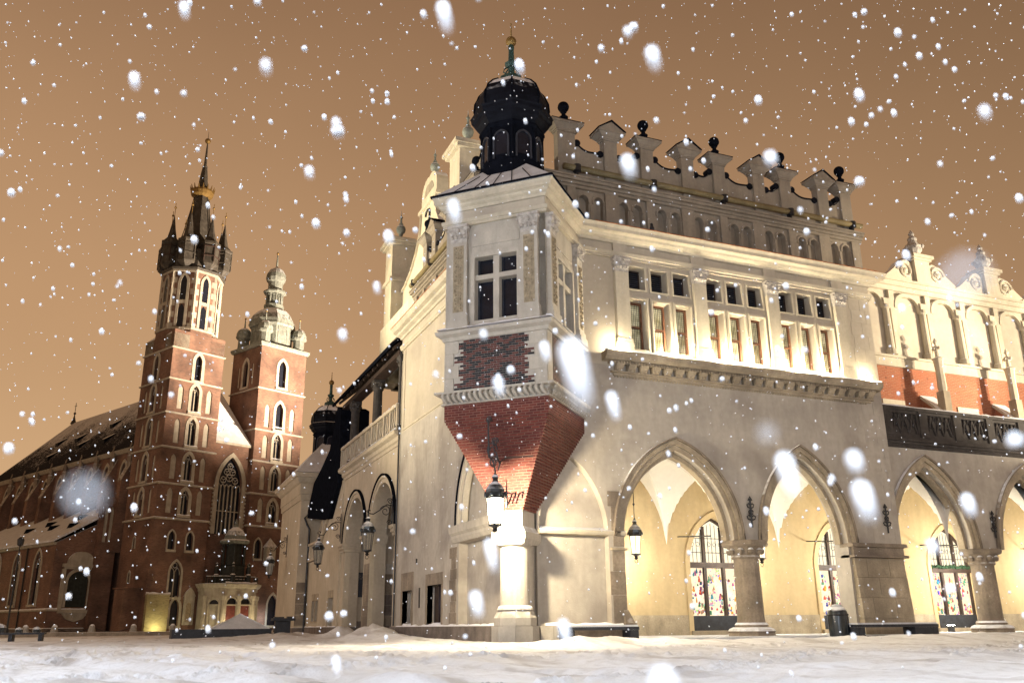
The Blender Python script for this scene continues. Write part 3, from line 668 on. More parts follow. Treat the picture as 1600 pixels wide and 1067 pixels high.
for k, u in enumerate((25.35, 30.5, 35.6, 40.7)):
    p = MB(); p.box(HF, u-.52, u+.52, 17.622, 19.0, -.6, .2); p.box(HF, u-.62, u+.62, 19.002, 19.12, -.7, .3); p.box(HF, u-.72, u+.72, 19.122, 19.3, -.8, .4); p.box(HF, u-.5, u+.5, 19.302, 19.42, -.6, .2); p = P_(p, 'attic_pedestal', 'trim')
    f = MB(); c = HF.p(u, 0, -.2); f.lathe(c, [(.35, 19.42), (.3, 19.55), (.42, 19.7), (.46, 19.95), (.3, 20.1), (.22, 20.3), (.26, 20.42), (.12, 20.6), (.16, 20.72), (.03, 20.95)], 10)
    for a in range(6): f.ball((c.x+.44*math.cos(a*1.05), c.y+.44*math.sin(a*1.05), 19.9), .13, 6, 4)
    P_(f, 'pedestal_finial', 'relief_pale', p)
    for sd in (-1, 1):
        v = MB(); uu = u+sd*(.55+.62)
        body = [(uu-sd*.6, 17.625)]+[(uu+sd*(-.6+x), z) for x, z in ((0, 18.8), (.35, 19.0), (.9, 18.85), (1.3, 18.4), (1.9, 17.95), (2.0 if sd > 0 else 3.0, 17.625))]
        v.plate(HF, body, [], .02, -.45); v = P_(v, 'scroll', 'trim', p)
        q = MB(); q.tube(spiral(HF, uu-sd*.02, 18.35, .52, sd), .07, 6); q.ball(HF.p(uu, 18.35, .03), .16, 8, 6); P_(q, 'scroll_eye', 'trim', v)
for k, u in enumerate((24.45, 29.5, 34.6, 39.7)):                      # buttresses with pinnacle figures
    b = MB(); b.add([HF.p(u-.4, 8.2, 0), HF.p(u+.4, 8.2, 0), HF.p(u+.4, 8.2, 1.6), HF.p(u-.4, 8.2, 1.6), HF.p(u-.4, 11.3, 0), HF.p(u+.4, 11.3, 0), HF.p(u+.4, 9.7, 1.6), HF.p(u-.4, 9.7, 1.6)], [(0,3,2,1),(4,5,6,7),(0,1,5,4),(1,2,6,5),(2,3,7,6),(3,0,4,7)]); b = P_(b, 'buttress', 'hallbrick')
    cp = MB(); cp.add([HF.p(u+q, z, dd) for q, z, dd in ((-.5, 11.32, 0), (.5, 11.32, 0), (.5, 9.66, 1.75), (-.5, 9.66, 1.75), (-.5, 11.5, 0), (.5, 11.5, 0), (.5, 9.84, 1.75), (-.5, 9.84, 1.75))], [(0,3,2,1),(4,5,6,7),(0,1,5,4),(1,2,6,5),(2,3,7,6),(3,0,4,7)]); P_(cp, 'buttress_coping', 'trim', b)
    f = MB(); c = HF.p(u, 0, 1.0); f.prism([(c.x-.22,c.y-.22),(c.x+.22,c.y-.22),(c.x+.22,c.y+.22),(c.x-.22,c.y+.22)], 10.3, 11.5)
    f = P_(f, 'pinnacle_base', 'brown2', b)
    g = MB(); g.lathe(c, [(.2, 11.502), (.22, 11.7), (.2, 12.6), (.24, 13.1), (.3, 13.2), (.12, 13.3), (.1, 13.6), (.16, 13.7), (.05, 13.95), (.13, 14.1), (.03, 14.3)], 8)
    for a in range(4): g.ball((c.x+.18*math.cos(a*1.57), c.y+.18*math.sin(a*1.57), 13.75), .09, 6, 4)
    P_(g, 'pinnacle', 'trim', b)
# ================================================================== CORNER ORIEL
o = MB(); o.plate(BF, rect(0, 3.8, 8.2, 14.3), [rect(1.16, 2.76, 10.62, 12.98)], 0, -.4)
o.plate(BS, rect(.0, 3.80, 8.2, 14.3), [rect(1.05, 2.65, 10.62, 12.98)], -.002, -.4); o.plate(BL, rect(0, 3.8, 8.2, 14.3), [], -.002, -.4)
P_(o, 'oriel_wall', 'stone')
def oriel_window(fr, a, b):
    s = MB(); s.plate(fr, rect(a-.22, b+.22, 10.40, 13.2), [rect(a, b, 10.62, 12.98)], .06, .002); s.plate(fr, rect(a-.15, b+.15, 10.47, 13.13), [rect(a, b, 10.62, 12.98)], .10, .062)
    m_ = (a+b)/2; s.box(fr, m_-.11, m_+.11, 10.62, 12.98, -.30, .03); s.box(fr, a, m_-.112, 12.14, 12.32, -.30, .02); s.box(fr, m_+.112, b, 12.14, 12.32, -.30, .02)
    s = P_(s, 'stone_window', 'stone')
    for u0, u1 in ((a, m_-.11), (m_+.11, b)):
        for z0, z1 in ((10.62, 12.14), (12.32, 12.98)):
            P_(MB().box(fr, u0, u1, z0, z1, -.30, -.27), 'pane', 'glass', s)
            f = MB(); f.box(fr, u0, u0+.06, z0, z1, -.268, -.22); f.box(fr, u1-.06, u1, z0, z1, -.268, -.22)
            if z1-z0 > 1: f.box(fr, u0+.06, u1-.06, z0, z0+.07, -.268, -.22)
            P_(f, 'casement', 'greydark', s)
oriel_window(BF, 1.16, 2.76); oriel_window(BS, 1.05, 2.65)
for fr, us in ((BF, (.56, 3.24)), (BS, (.42, 3.36))):
    for u in us:
        p = MB(); p.box(fr, u-.32, u+.32, 10.88, 13.62, .002, .16); p.box(fr, u-.40, u+.40, 10.36, 10.66, .002, .26); p.box(fr, u-.36, u+.36, 10.662, 10.88, .002, .21); p = P_(p, 'pilaster', 'stone')
        q = MB(); q.box(fr, u-.20, u+.20, 11.0, 13.5, .162, .172)
        for i in range(14):                                            # arabesque in relief
            z = 11.1+i*.175; sd = 1 if i % 2 else -1
            q.tube([fr.p(u-sd*.02, z-.07, .18), fr.p(u+sd*.10, z-.05, .19), fr.p(u+sd*.14, z+.04, .19), fr.p(u+sd*.06, z+.09, .19)], .022, 5); q.ball(fr.p(u-sd*.09, z+.02, .18), .042, 6, 4)
        q.tube([fr.p(u, 11.05, .175), fr.p(u, 13.45, .175)], .016, 5); P_(q, 'arabesque_panel', 'relief', p)
        capital(fr, u, 13.622, 14.29, .32, .16, p)
for fr in (BF, BS): P_(MB().box(fr, 1.0, 2.85, 13.45, 14.2, .002, .03), 'blank_panel', 'stone')
OP = [(0, 2.686), (-2.712, -.026), (-.026, -2.712), (2.686, 0)]
s = MB(); s.sweep(OP, [(-.3, 10.0), (.06, 10.0), (.10, 10.12), (.26, 10.2), (.28, 10.32), (-.3, 10.38)]); P_(s, 'oriel_sill', 'stone')
s = MB(); s.sweep(OP, [(-.3, 7.72), (.08, 7.72), (.08, 7.76), (.03, 7.78), (.04, 7.95), (.10, 8.06), (.27, 8.08), (.27, 8.15), (.10, 8.17), (-.3, 8.2)]); band = P_(s, 'oriel_base_moulding', 'stone')
for fr in (BF, BS):                                                   # carved leaves of the base moulding
    for i in range(19):
        u = .1+i*.2
        q = MB(); q.tube([fr.p(u-.03, 8.09, .22), fr.p(u-.05, 7.99, .25), fr.p(u-.02, 7.88, .21), fr.p(u+.04, 7.79, .11), fr.p(u+.07, 7.77, .06)], [.045, .06, .062, .045, .02], 6); q.ball(fr.p(u+.08, 7.93, .10), .055, 6, 4)
        P_(q, 'carved_leaf', 'stone', band)
# glazed bricks of the parapet panel
bed = MB().box(BF, .36, 3.34, 8.22, 9.99, .002, .008); panel = P_(bed, 'brick_panel', 'mortar')
bmesh_red = bmesh_blk = None
NR, NC = 22, 13; cw = 2.96/NC; ch = 1.76/NR; k_ = 0
for r in range(NR):
    for c in range(NC+1):
        off = (r % 2)*.5; u = .37+(c-off+.5)*cw
        if u-cw/2 < .34 or u+cw/2 > 3.36: continue
        tooth = (r//3) % 2 == 1
        if tooth and (c-off < .6 or c-off > NC-1.6): continue
        blk = ((c + (r+1)//2) % 2 == 0) != (random.random() < .3); k_ += 1
        if k_ > 298: continue
        src = bmesh_blk if blk else bmesh_red
        z = 8.225+r*ch
        if src is None:
            b = MB().box(BF, u-cw/2+.008, u+cw/2-.008, z+.008, z+ch-.006, .009, .03); b = P_(b, 'brick', 'brick_black' if blk else 'brick_red', panel)
            b['_u'] = u; b['_z'] = z
            if blk: bmesh_blk = b
            else: bmesh_red = b
        else:
            b = src.copy(); COL.objects.link(b); d = BF.U*(u-src['_u']); b.location = (d.x+random.uniform(-.002,.002), d.y+random.uniform(-.002,.002), z-src['_z'])
P_(MB().box(BS, .5, 3.6, 8.22, 9.99, .0, .01), 'brick_panel', 'darkbrick')
for fr, L_ in ((BF, 3.8),):
    for i in range(4):
        z0 = 8.22+i*.443
        for a, b in ((.0, .55 if i % 2 else .35), (3.36 if i % 2 == 0 else 3.14, 3.79)): P_(MB().box(fr, a+.004, b-.004, z0, z0+.437, .002, .035), 'quoin', 'stone', panel)
# corbel: stepped brick courses down to the corner pier
def dplan(w, f): return [(-S2*f+S2*w, -S2*f-S2*w), (S2*2*w+.02, .02), (.02, S2*2*w+.02), (-S2*f-S2*w, -S2*f+S2*w)]
NCOR = 34; zt, zb = 48*3/34+3, 48*3/34
for i in range(NCOR):
    t = (i+.999)/NCOR; w = .45+(1.885-.45)*t; f = .72+(1.93-.72)*t; z = zb+(zt-zb)*i/NCOR
    P_(MB().prism(dplan(w, f), z+.004, z+(zt-zb)/NCOR-.004), 'brick_course', 'corbel')
P_(MB().prism(dplan(.44, .70), zb, zb+.1, dplan(.44, .70)), 'corbel_foot', 'corbel')
P_(MB().add([(-.38, -.38, 4.3), (.1, -.5, 4.3), (-.5, .1, 4.3), (-1.1, -1.1, 7.2), (.0, -2.3, 7.2), (-2.3, .0, 7.2), (1.1, 1.1, 5)], [(0,1,4,3),(0,3,5,2),(1,2,6),(4,5,6),(3,4,5),(1,6,4),(2,5,6)]), 'corbel_core', 'corbel')
P_(MB().prism(dplan(1.89, 1.94), zt+.001, 7.75), 'corbel_head', 'corbel')
# corner pier, impost and free-standing column
s = MB(); s.prism(dplan(.43, .68), 3.72, 4.232); s.prism(dplan(.56, .82), 3.52, 3.72, dplan(.44, .70)); s.prism(dplan(.60, .88), 3.30, 3.52); s.prism(dplan(.52, .76), 3.14, 3.30, dplan(.60, .88)); P_(s, 'corner_impost', 'stone')
cp = (-.22, -.22, 0); s = MB(); s.lathe(cp, [(.50, 1.18), (.49, 3.05), (.58, 3.10), (.58, 3.14)], 24); cc = P_(s, 'corner_column', 'stone')
s = MB(); s.lathe(cp, [(.54, 1.0), (.60, 1.06), (.57, 1.12), (.52, 1.18)], 24); s.lathe(cp, [(.70, .56), (.70, .80), (.68, .84), (.64, .92), (.60, 1.0)], 8, math.pi/8); P_(s, 'column_base', 'stone', cc)
for a0 in range(8):
    a = math.pi*a0/4; ra = .78
    pts = [(cp[0]+ra*math.cos(a+q), cp[1]+ra*math.sin(a+q)) for q in (-.386, .386)]; ins = [(cp[0]+.3*math.cos(a+q), cp[1]+.3*math.sin(a+q)) for q in (.386, -.386)]
    P_(MB().prism(pts+ins, -.1, .55), 'plinth_stone', 'stone', cc)
for q0, q1 in ((.62, 1.1), (1.1, 1.62)): P_(MB().box(RF, q0+.006, q1-.006, -.1, .55, -.2, .36), 'plinth_stone', 'stone', cc)
w = MB(); w.prism([(-.55, .0), (.0, -.55), (.72, .2), (.2, .72)], 0, 3.14); P_(w, 'corner_wall', 'stone')

# roof and turret
ap = (-.15, -.15)
def turret(cx, cy, dz, parent, roof_pts=None, mroof='snowroof'):
    P8 = math.pi/8
    c = (cx, cy, dz)
    s = MB(); s.lathe(c, [(1.30, 16.2), (1.30, 17.05), (1.18, 17.12), (1.16, 18.55), (1.28, 18.62), (1.28, 18.72)], 8, P8); t = P_(s, 'turret', 'dark', parent)
    for i in range(8):
        a = math.pi*i/4; U = Vector((-math.sin(a), math.cos(a), 0)); N = Vector((math.cos(a), math.sin(a), 0)); fr = Fr(Vector((cx, cy, dz))+N*1.075, U, N)
        q = MB(); q.plate(fr, ring(-.26, .26, 17.2, 18.0, 18.3, .07, 6), [], .06, .004)
        P_(q, 'lucarne_frame', 'greydark', t)
        P_(MB().plate(fr, opening(-.26, .26, 17.2, 18.0, 18.3, 6), [], .012, .004), 'lucarne', 'glass', t)
        e = Vector((cx, cy, dz))+Vector((math.cos(a+P8), math.sin(a+P8), 0))*1.17
        P_(MB().lathe(e, [(.07, 17.12), (.06, 17.2), (.055, 18.45), (.08, 18.55)], 6), 'colonnette', 'dark', t)
    s = MB(); s.lathe(c, [(1.2, 18.722), (1.28, 18.85), (1.42, 18.98), (1.46, 19.12), (1.58, 19.2), (1.60, 19.34), (1.64, 19.40), (1.3, 19.52)], 8, P8); P_(s, 'turret_cornice', 'darksnow', t)
    s = MB(); s.lathe(c, [(1.40, 19.521), (1.46, 19.75), (1.43, 20.1), (1.28, 20.45), (1.02, 20.75), (.72, 20.95), (.40, 21.06)], 8, P8); P_(s, 'turret_dome', 'darksnow', t)
    s = MB()
    for i in range(8):
        a = P8+math.pi*i/4; s.tube([(cx+r*math.cos(a), cy+r*math.sin(a), dz+z) for r, z in ((1.42,19.53),(1.48,19.75),(1.45,20.1),(1.30,20.45),(1.04,20.75),(.74,20.96))], .035, 5)
    P_(s, 'dome_rib', 'dark', t, kind='stuff')
    s = MB(); s.lathe(c, [(.36, 21.061), (.50, 21.1), (.46, 21.3), (.24, 21.44), (.16, 21.46)], 6); s.lathe(c, [(.14, 21.461), (.13, 21.78), (.24, 21.86), (.28, 21.96), (.16, 22.04), (.10, 22.08)], 8); s.lathe(c, [(.13, 22.081), (.11, 22.6), (.13, 22.72), (.10, 22.84)], 8)
    for i in range(6):
        a = i*math.pi/3; s.tube([(cx+.16*math.cos(a), cy+.16*math.sin(a), dz+21.78), (cx+.30*math.cos(a), cy+.30*math.sin(a), dz+21.66), (cx+.34*math.cos(a), cy+.34*math.sin(a), dz+21.5), (cx+.24*math.cos(a), cy+.24*math.sin(a), dz+21.46)], .03, 5)
    P_(s, 'copper_finial', 'copperdark', t)
    s = MB(); s.ball((cx, cy, dz+23.02), .215, 14, 10); s.lathe(c, [(.04, 23.2), (.025, 23.7), (.01, 23.85)], 6); s.ball((cx, cy, dz+23.86), .04, 6, 4); P_(s, 'gilded_ball', 'gold', t, smooth=True)
    return t
turret(ap[0], ap[1], 0, CH)
s = MB(); E_ = .45
k = [(0-.0, 2.686+E_*1.42), (-2.712-E_*S2*2, -.026), (-.026, -2.712-E_*S2*2), (2.686+E_*1.42, 0)]
base = [(x, y, 15.49) for x, y in k]+[(1.6, 1.6, 15.49)]
s.add(base+[(ap[0], ap[1], 17.75)], [(0,1,5),(1,2,5),(2,3,5),(3,4,5),(4,0,5),(4,3,2,1,0)]); P_(s, 'oriel_roof', 'snowroof')
s = MB(); kk = [Vector(b) for b in base[:4]]
for a, b in ((0,1),(1,2),(2,3)): s.tube([kk[a]+Vector((0,0,.02)), kk[b]+Vector((0,0,.02))], .04, 6)
P_(s, 'roof_edge', 'dark')
s = MB()
for t0 in (.18, .36, .52, .68, .84):
    for a, b in ((1,2),(2,3)): p = kk[a].lerp(kk[b], t0); q = Vector((ap[0], ap[1], 17.75)); s.tube([p+Vector((0,0,.012)), p.lerp(q, .75 if abs(t0-.5) < .2 else .45)+Vector((0,0,.012))], .018, 4)
P_(s, 'roof_seam', 'dark', kind='stuff')

# ================================================================== SHORT SIDE
w = MB()
blind_l = opening(.75, 6.0, .62, 4.5, 7.9, 12)
doors = [(8.05, 10.0, .62, 2.24), (12.25, 13.85, .62, 2.15)]
w.plate(LF, rect(.7, 15.1, 0, 9.9), [blind_l]+[rect(*d) for d in doors], 0, -.8); w.box(LF, .72, 6.05, .6, 8.0, -.8, -.38)
P_(w, 'side_lower_wall', 'plaster_low')
P_(MB().plate(LF, rect(2.6, 15.1, 9.9, 15.3), [], 0, -.7), 'side_upper_wall', 'plaster')
for u, z in ((15.0, 14.9),): P_(MB().tube([LF.p(14.98, .6, .09), LF.p(14.98, 14.3, .09)], .045, 6), 'lightning_cable', 'iron')
s = MB(); s.box(LF, 6.9, 14.6, 9.98, 10.06, .002, .05); s.box(LF, 6.9, 6.98, 10.062, 14.25, .002, .04); s.box(LF, 14.4, 14.48, 10.062, 14.25, .002, .04); P_(s, 'wall_frame_moulding', 'trim')
s = MB(); s.plate(LF, ring(.95, 5.85, 4.05, 4.5, 7.75, .16, 14), [], -.06, -.3); s.plate(LF, ring(.72, 6.03, 4.05, 4.5, 7.98, .14, 14), [], .06, .002); s = P_(s, 'blind_arch_moulding', 'stone')
P_(MB().plate(LF, ring(.52, 6.23, 4.05, 4.5, 8.2, .05, 14), [], .11, .002), 'drip_mould', 'dark', s)
s = MB(); s.sweep([(-.0, 6.55), (-.0, 2.0)], [(-.36, 3.72), (.06, 3.74), (.14, 3.9), (.14, 4.0), (.24, 4.1), (.26, 4.38), (.12, 4.42), (-.36, 4.5)]); P_(s, 'side_impost', 'stone')
s = MB(); s.box(LF, 1.2, 14.5, -.1, .56, -.3, .16); P_(s, 'side_plinth', 'base')
for i in range(7): P_(MB().box(LF, 6.2+(i % 2)*.1, 7.05-(i % 3)*.12, .66+i*.42, .66+i*.42+.41, .002, .02), 'jamb_stone', 'brown')
for (a, b, z0, z1), zl in zip(doors, (2.72, 2.96)):
    s = MB(); s.plate(LF, [(a-.16, .6), (a-.16, zl), (b+.2, zl), (b+.2, .6), (b, .6), (b, z1), (a, z1), (a, .6)], [], .03, -.25); s = P_(s, 'door_surround', 'brown')
    P_(MB().box(LF, a, b, z0, z1, -.62, -.55), 'door_recess', 'greydark', s)
d0 = doors[0]
f = MB(); f.box(LF, 9.0, 9.1, .62, 2.24, -.5, -.2); f = P_(f, 'door_post', 'wood')
P_(MB().box(LF, 9.12, 9.9, .62, 2.2, -.36, -.30), 'door_leaf', 'wood', f)
P_(MB().box(LF, 8.15, 8.62, .64, 2.0, -.5, -.3), 'door_leaf', 'brown2', f)
P_(MB().box(LF, 8.3, 8.85, 1.15, 1.86, -.29, -.24), 'lit_poster', emit('poster_light', (.42, .55, 1), 2.2), f)
P_(MB().box(LF, 12.95, 13.7, .64, 2.1, -.5, -.36), 'door_leaf', 'brown2'); P_(MB().box(LF, 12.3, 12.5, .7, 2.05, -.5, -.42), 'lit_doorway', emit('door_light', (1, .84, .55), 1.0))
P_(MB().box(LF, 11.05, 11.15, 1.35, 2.2, .002, .04), 'house_plaque', 'iron'); P_(MB().box(LF, 11.6, 11.68, 3.3, 3.5, .002, .05), 'alarm_box', 'iron')
# --- loggia: two great arches, balcony, columns and lean-to roof
GF = Fr((-.0+.12,0,0), (0,1,0), (-1,0,0))
LA = (16.05, 20.9, 5.45, 7.92); LB = (22.25, 27.15, 5.45, 7.92)
out = [(15.1, 0), (16.05, 0), (16.05, 5.45)]+arc(*LA, 14)[1:]+[(20.9, 0), (22.25, 0)]+[(22.25, 5.45)]+arc(*LB, 14)[1:]+[(27.15, 0), (28.2, 0), (28.2, 9.45), (15.1, 9.45)]
P_(MB().plate(GF, out, [], 0, -.9), 'loggia_wall', 'beige')
for A in (LA, LB):
    s = MB(); s.plate(GF, ring(*A[:2], 5.46, *A[2:], .2, 16), [], .05, .002); s.plate(GF, ring(A[0]-.22, A[1]+.22, 5.46, A[2], A[3]+.25, .12, 16), [], .11, .002); s = P_(s, 'arch_moulding', 'beige')
    P_(MB().plate(GF, ring(A[0]-.36, A[1]+.36, 5.46, A[2], A[3]+.42, .07, 16), [], .17, .002), 'drip_mould', 'dark', s)
for a, b in ((15.6, 16.15), (20.8, 22.35), (27.05, 28.2)):
    s = MB(); s.box(GF, a, b, 4.95, 5.1, -.95, .1); s.box(GF, a-.04, b+.04, 5.102, 5.28, -.95, .18); s.box(GF, a-.08, b+.08, 5.282, 5.45, -.95, .26); P_(s, 'loggia_impost', 'beige')
for i in range(6):
    P_(MB().box(GF, 20.92-(i % 2)*.0, 22.2-(i % 3)*.1, .6+i*.55, .6+i*.55+.54, .002, .025), 'pier_stone', 'brown')
    P_(MB().abox(.96, 1.5+.18*((i*7) % 3), 21.26, 21.297, .6+i*.55, .6+i*.55+.54), 'pier_stone', ('brown', 'brown', 'mortar', 'brown', 'base', 'base')[(i+3) % 6])
P_(MB().box(GF, 15.12, 28.2, -.1, .58, -.6, .1) if 0 else MB().box(GF, 20.85, 22.3, -.1, .58, -.95, .1).box(GF, 15.12, 16.1, -.1, .58, -.95, .1).box(GF, 27.1, 28.2, -.1, .58, -.95, .1), 'loggia_plinth', 'base')
s = MB(); s.abox(4.6, 5, 15.1, 28.2, 0, 8.6); s.abox(1.02, 4.59, 21.3, 21.9, 0, 8.6); s.abox(1.02, 4.59, 27.3, 28.1, 0, 8.6); P_(s, 'loggia_back_wall', 'beige')
s = MB(); s.abox(1.03, 4.58, 21.27, 21.298, 0.0, 1.1); s.abox(1.03, 4.58, 27.26, 27.298, 0, .9); P_(s, 'loggia_inner_plinth', 'base')
P_(MB().abox(1.02, 4.58, 21.22, 21.296, 4.9, 5.5).abox(1.02, 4.58, 27.22, 27.296, 4.9, 5.5), 'loggia_inner_band', 'beige')
P_(MB().abox(1.02, 4.6, 15.1, 28.2, 8.602, 8.9), 'loggia_ceiling', 'beige')
pl = P_(MB().abox(1.05, 2.6, 27.2, 27.262, 2.3, 3.75), 'wall_plaque', 'greydark')
cu = bpy.data.curves.new('plaque_lettering', 'FONT'); cu.body = '\u0141AZIENKI'; cu.size = .42; cu.extrude = .004; cu.align_x = 'CENTER'
t0 = bpy.data.objects.new('lettering_curve', cu); COL.objects.link(t0); bpy.context.view_layer.update()
lm = bpy.data.meshes.new_from_object(t0.evaluated_get(bpy.context.evaluated_depsgraph_get())); bpy.data.objects.remove(t0); lm.name = 'lettering'; lm.materials.clear(); lm.materials.append(M['base'])
tx = bpy.data.objects.new('lettering', lm); COL.objects.link(tx); tx['kind'] = 'stuff'; tx.parent = pl; tx.location = (1.72, 27.19, 3.36); tx.rotation_euler = (R(90), 0, 0); tx.scale = (.72, 1, 1)
s = MB(); s.sweep([(.12, 28.3), (.12, 15.1)], [(-.5, 9.45), (.06, 9.45), (.08, 9.62), (.18, 9.68), (.20, 9.86), (.42, 9.95), (.46, 10.12), (-.5, 10.16)]); P_(s, 'balcony_cornice', 'beige')
bl = MB(); bl.box(GF, 15.12, 28.2, 11.36, 11.52, .08, .36); bl.box(GF, 15.12, 28.2, 10.162, 10.28, .1, .34); bl = P_(bl, 'balcony_balustrade', 'beige')
v = 15.2
for i in range(11): P_(MB().box(GF, 15.14+i*1.3, 15.30+i*1.3, 10.282, 11.358, .12, .32), 'baluster_post', 'beige', bl)
for i in range(10):
    for j in range(3):
        u = 15.46+i*1.3+j*.36+.04
        b = MB(); b.tube([GF.p(u, 10.282, .22), GF.p(u+.06, 10.55, .22), GF.p(u-.06, 10.95, .22), GF.p(u, 11.358, .22)], [.035, .05, .04, .035], 5); P_(b, 'baluster', 'beige', bl)
for u in (15.35, 20.7, 26.3):
    c = GF.p(u, 0, -.05); s = MB(); s.lathe(c, [(.40, 10.16), (.40, 10.4), (.33, 10.46), (.29, 10.6), (.26, 13.55)], 14); s = P_(s, 'loggia_column', 'balus')
    k = MB(); k.lathe(c, [(.27, 13.551), (.34, 13.65), (.30, 13.8), (.40, 14.0)], 12)
    for a in range(6): k.ball((c.x+.34*math.cos(a), c.y+.34*math.sin(a), 13.85), .09, 5, 4)
    k.lathe(c, [(.46, 14.0), (.46, 14.16)], 4, math.pi/4); P_(k, 'capital', 'balus', s)
s = MB(); s.box(GF, 15.12, 28.6, 14.162, 14.42, -.35, .30); P_(s, 'loggia_beam', 'wood')
for i in range(13): P_(MB().add([GF.p(15.3+i*1.08+q, z, d) for q, z, d in ((0,14.43,.55),(.16,14.43,.55),(.16,16.6,-1.9),(0,16.6,-1.9),(0,14.58,.62),(.16,14.58,.62),(.16,16.75,-1.9),(0,16.75,-1.9))], [(0,3,2,1),(4,5,6,7),(0,1,5,4),(1,2,6,5),(2,3,7,6),(3,0,4,7)]), 'rafter', 'wood')
s = MB(); s.add([GF.p(u, z, d) for u, z, d in ((15.11,14.60,.72),(29.3,14.60,.72),(29.3,17.3,-2.2),(15.11,17.3,-2.2),(15.11,14.74,.76),(29.3,14.74,.76),(29.3,17.5,-2.2),(15.11,17.5,-2.2))], [(0,3,2,1),(4,5,6,7),(0,1,5,4),(1,2,6,5),(2,3,7,6),(3,0,4,7)]); P_(s, 'loggia_roof', 'dark')
P_(MB().tube([GF.p(15.1, 14.55, .78), GF.p(29.3, 14.55, .78)], .085, 8), 'loggia_gutter', 'dark')
w = MB(); w.abox(4.0, 4.4, 15.1, 25.5, 9.5, 16.2); w = P_(w, 'loggia_upper_wall', 'hallbrick')
for y in (17.5, 20.4, 23.2):
    fr = Fr((4.0,0,0), (0,1,0), (-1,0,0)); s = MB(); s.plate(fr, ring(y-.5, y+.5, 10.2, 12.4, 13.2, .25, 8), [], .06, .002); s = P_(s, 'window_surround', 'trim', w); P_(MB().plate(fr, opening(y-.5, y+.5, 10.2, 12.4, 13.2, 8), [], .02, .002), 'pane', 'glass', s)
# --- stair wing going down under its hood
out = [(28.2, 0), (28.2, 9.5), (29.2, 9.45), (35.2, 5.0), (38.4, 5.0), (38.4, 0)]
sw = [(29.3, 30.4, .75, 2.0), (30.7, 31.8, .75, 2.0), (34.6, 36.0, .1, 2.35)] if 0 else [(29.4, 30.9, .62, 2.35), (34.2, 35.1, .95, 2.3), (35.4, 36.3, .95, 2.3)]
P_(MB().plate(LF, out, [rect(*q) for q in sw], 0, -.7), 'stair_wall', 'beige')
for a, b, z0, z1 in sw:
    s = MB(); s.plate(LF, rect(a-.12, b+.12, z0-.1, z1+.45), [rect(a, b, z0, z1)], .02, .002); s = P_(s, 'opening_surround', 'brown2'); P_(MB().box(LF, a, b, z0, z1, -.4, -.35), 'pane', 'glass', s)
P_(MB().box(LF, 28.2, 38.3, -.1, .58, -.2, .1), 'stair_plinth', 'base')
sr = MB(); q = lambda u, z, d: LF.p(u, z, d)
def slab(mb, fr, p0, p1, h, d0, d1):
    return mb.add([fr.p(p0[0], p0[1], d1), fr.p(p1[0], p1[1], d1), fr.p(p1[0], p1[1], d0), fr.p(p0[0], p0[1], d0), fr.p(p0[0], p0[1]+h, d1), fr.p(p1[0], p1[1]+h, d1), fr.p(p1[0], p1[1]+h, d0), fr.p(p0[0], p0[1]+h, d0)], [(0,3,2,1),(4,5,6,7),(0,1,5,4),(1,2,6,5),(2,3,7,6),(3,0,4,7)])
slab(sr, LF, (29.2, 10.6), (35.2, 6.15), .16, -.1, .16); slab(sr, LF, (29.2, 9.5), (35.2, 5.05), .12, -.08, .14); slab(sr, LF, (35.2, 6.15), (38.3, 6.15), .16, -.1, .16); slab(sr, LF, (35.2, 5.05), (38.3, 5.05), .12, -.08, .14)
sr = P_(sr, 'stair_balustrade', 'beige')
for i in range(22):
    u = 29.3+i*.42; z = 9.5-max(0, min(6, u-29.2))*.742
    P_(MB().tube([q(u, z+.1, .03), q(u+.05, z+.45, .03), q(u-.04, z+.8, .03), q(u, z+1.14, .03)], [.06, .07, .06, .05] if i % 5 else .1, 5), 'baluster', 'beige', sr)
hood = [(28.5, 14.2), (29.6, 14.6), (31.5, 12.0), (34.3, 11.1), (36.6, 10.5), (38.4, 8.7), (38.4, 8.2), (33.0, 7.5), (30.7, 7.35), (28.4, 9.3), (28.3, 11.2)]
P_(MB().plate(LF, hood, [], .3, -1.6), 'stair_hood_roof', 'dark')
P_(MB().tube([LF.p(38.25, 8.5, .25), LF.p(38.3, 8.2, .5), LF.p(38.3, 7.7, .3), LF.p(38.25, 7.4, .12), LF.p(38.25, .3, .12)], .075, 8), 'downpipe', 'iron')
# --- far pavilion with its turret
P_(MB().abox(-.8, 7, 38.4, 47.2, -.1, 10.0), 'far_pavilion_wall', 'beige')
FP = [(-.8, 47.2), (-.8, 38.4), (7, 38.4), (7, 47.2)]
s = MB(); s.sweep(FP, [(-.2, 9.5), (.08, 9.5), (.1, 9.9), (.16, 9.95), (.16, 10.7), (.3, 10.8), (.5, 11.1), (.62, 11.15), (.66, 11.45), (-.2, 11.5)], True); P_(s, 'far_pavilion_cornice', 'beige')
P_(MB().sweep(FP, [(-.2, -.1), (.1, -.1), (.1, .55), (-.2, .62)], True), 'far_pavilion_plinth', 'base')
for i in range(4): P_(MB().abox(-.79+.0, -.1, 38.37, 38.398, .7+i*.75, 1.4+i*.75), 'quoin', 'brown')
s = MB(); tx_, ty_ = 1.75, 42.6
s.add([(-1.4, 37.8, 11.5), (7.6, 37.8, 11.5), (7.6, 47.8, 11.5), (-1.4, 47.8, 11.5), (tx_, ty_, 15.2)], [(0,1,4),(1,2,4),(2,3,4),(3,0,4),(3,2,1,0)]); P_(s, 'far_pavilion_roof', 'snowroof')
turret(tx_, ty_, -3.3, CH)
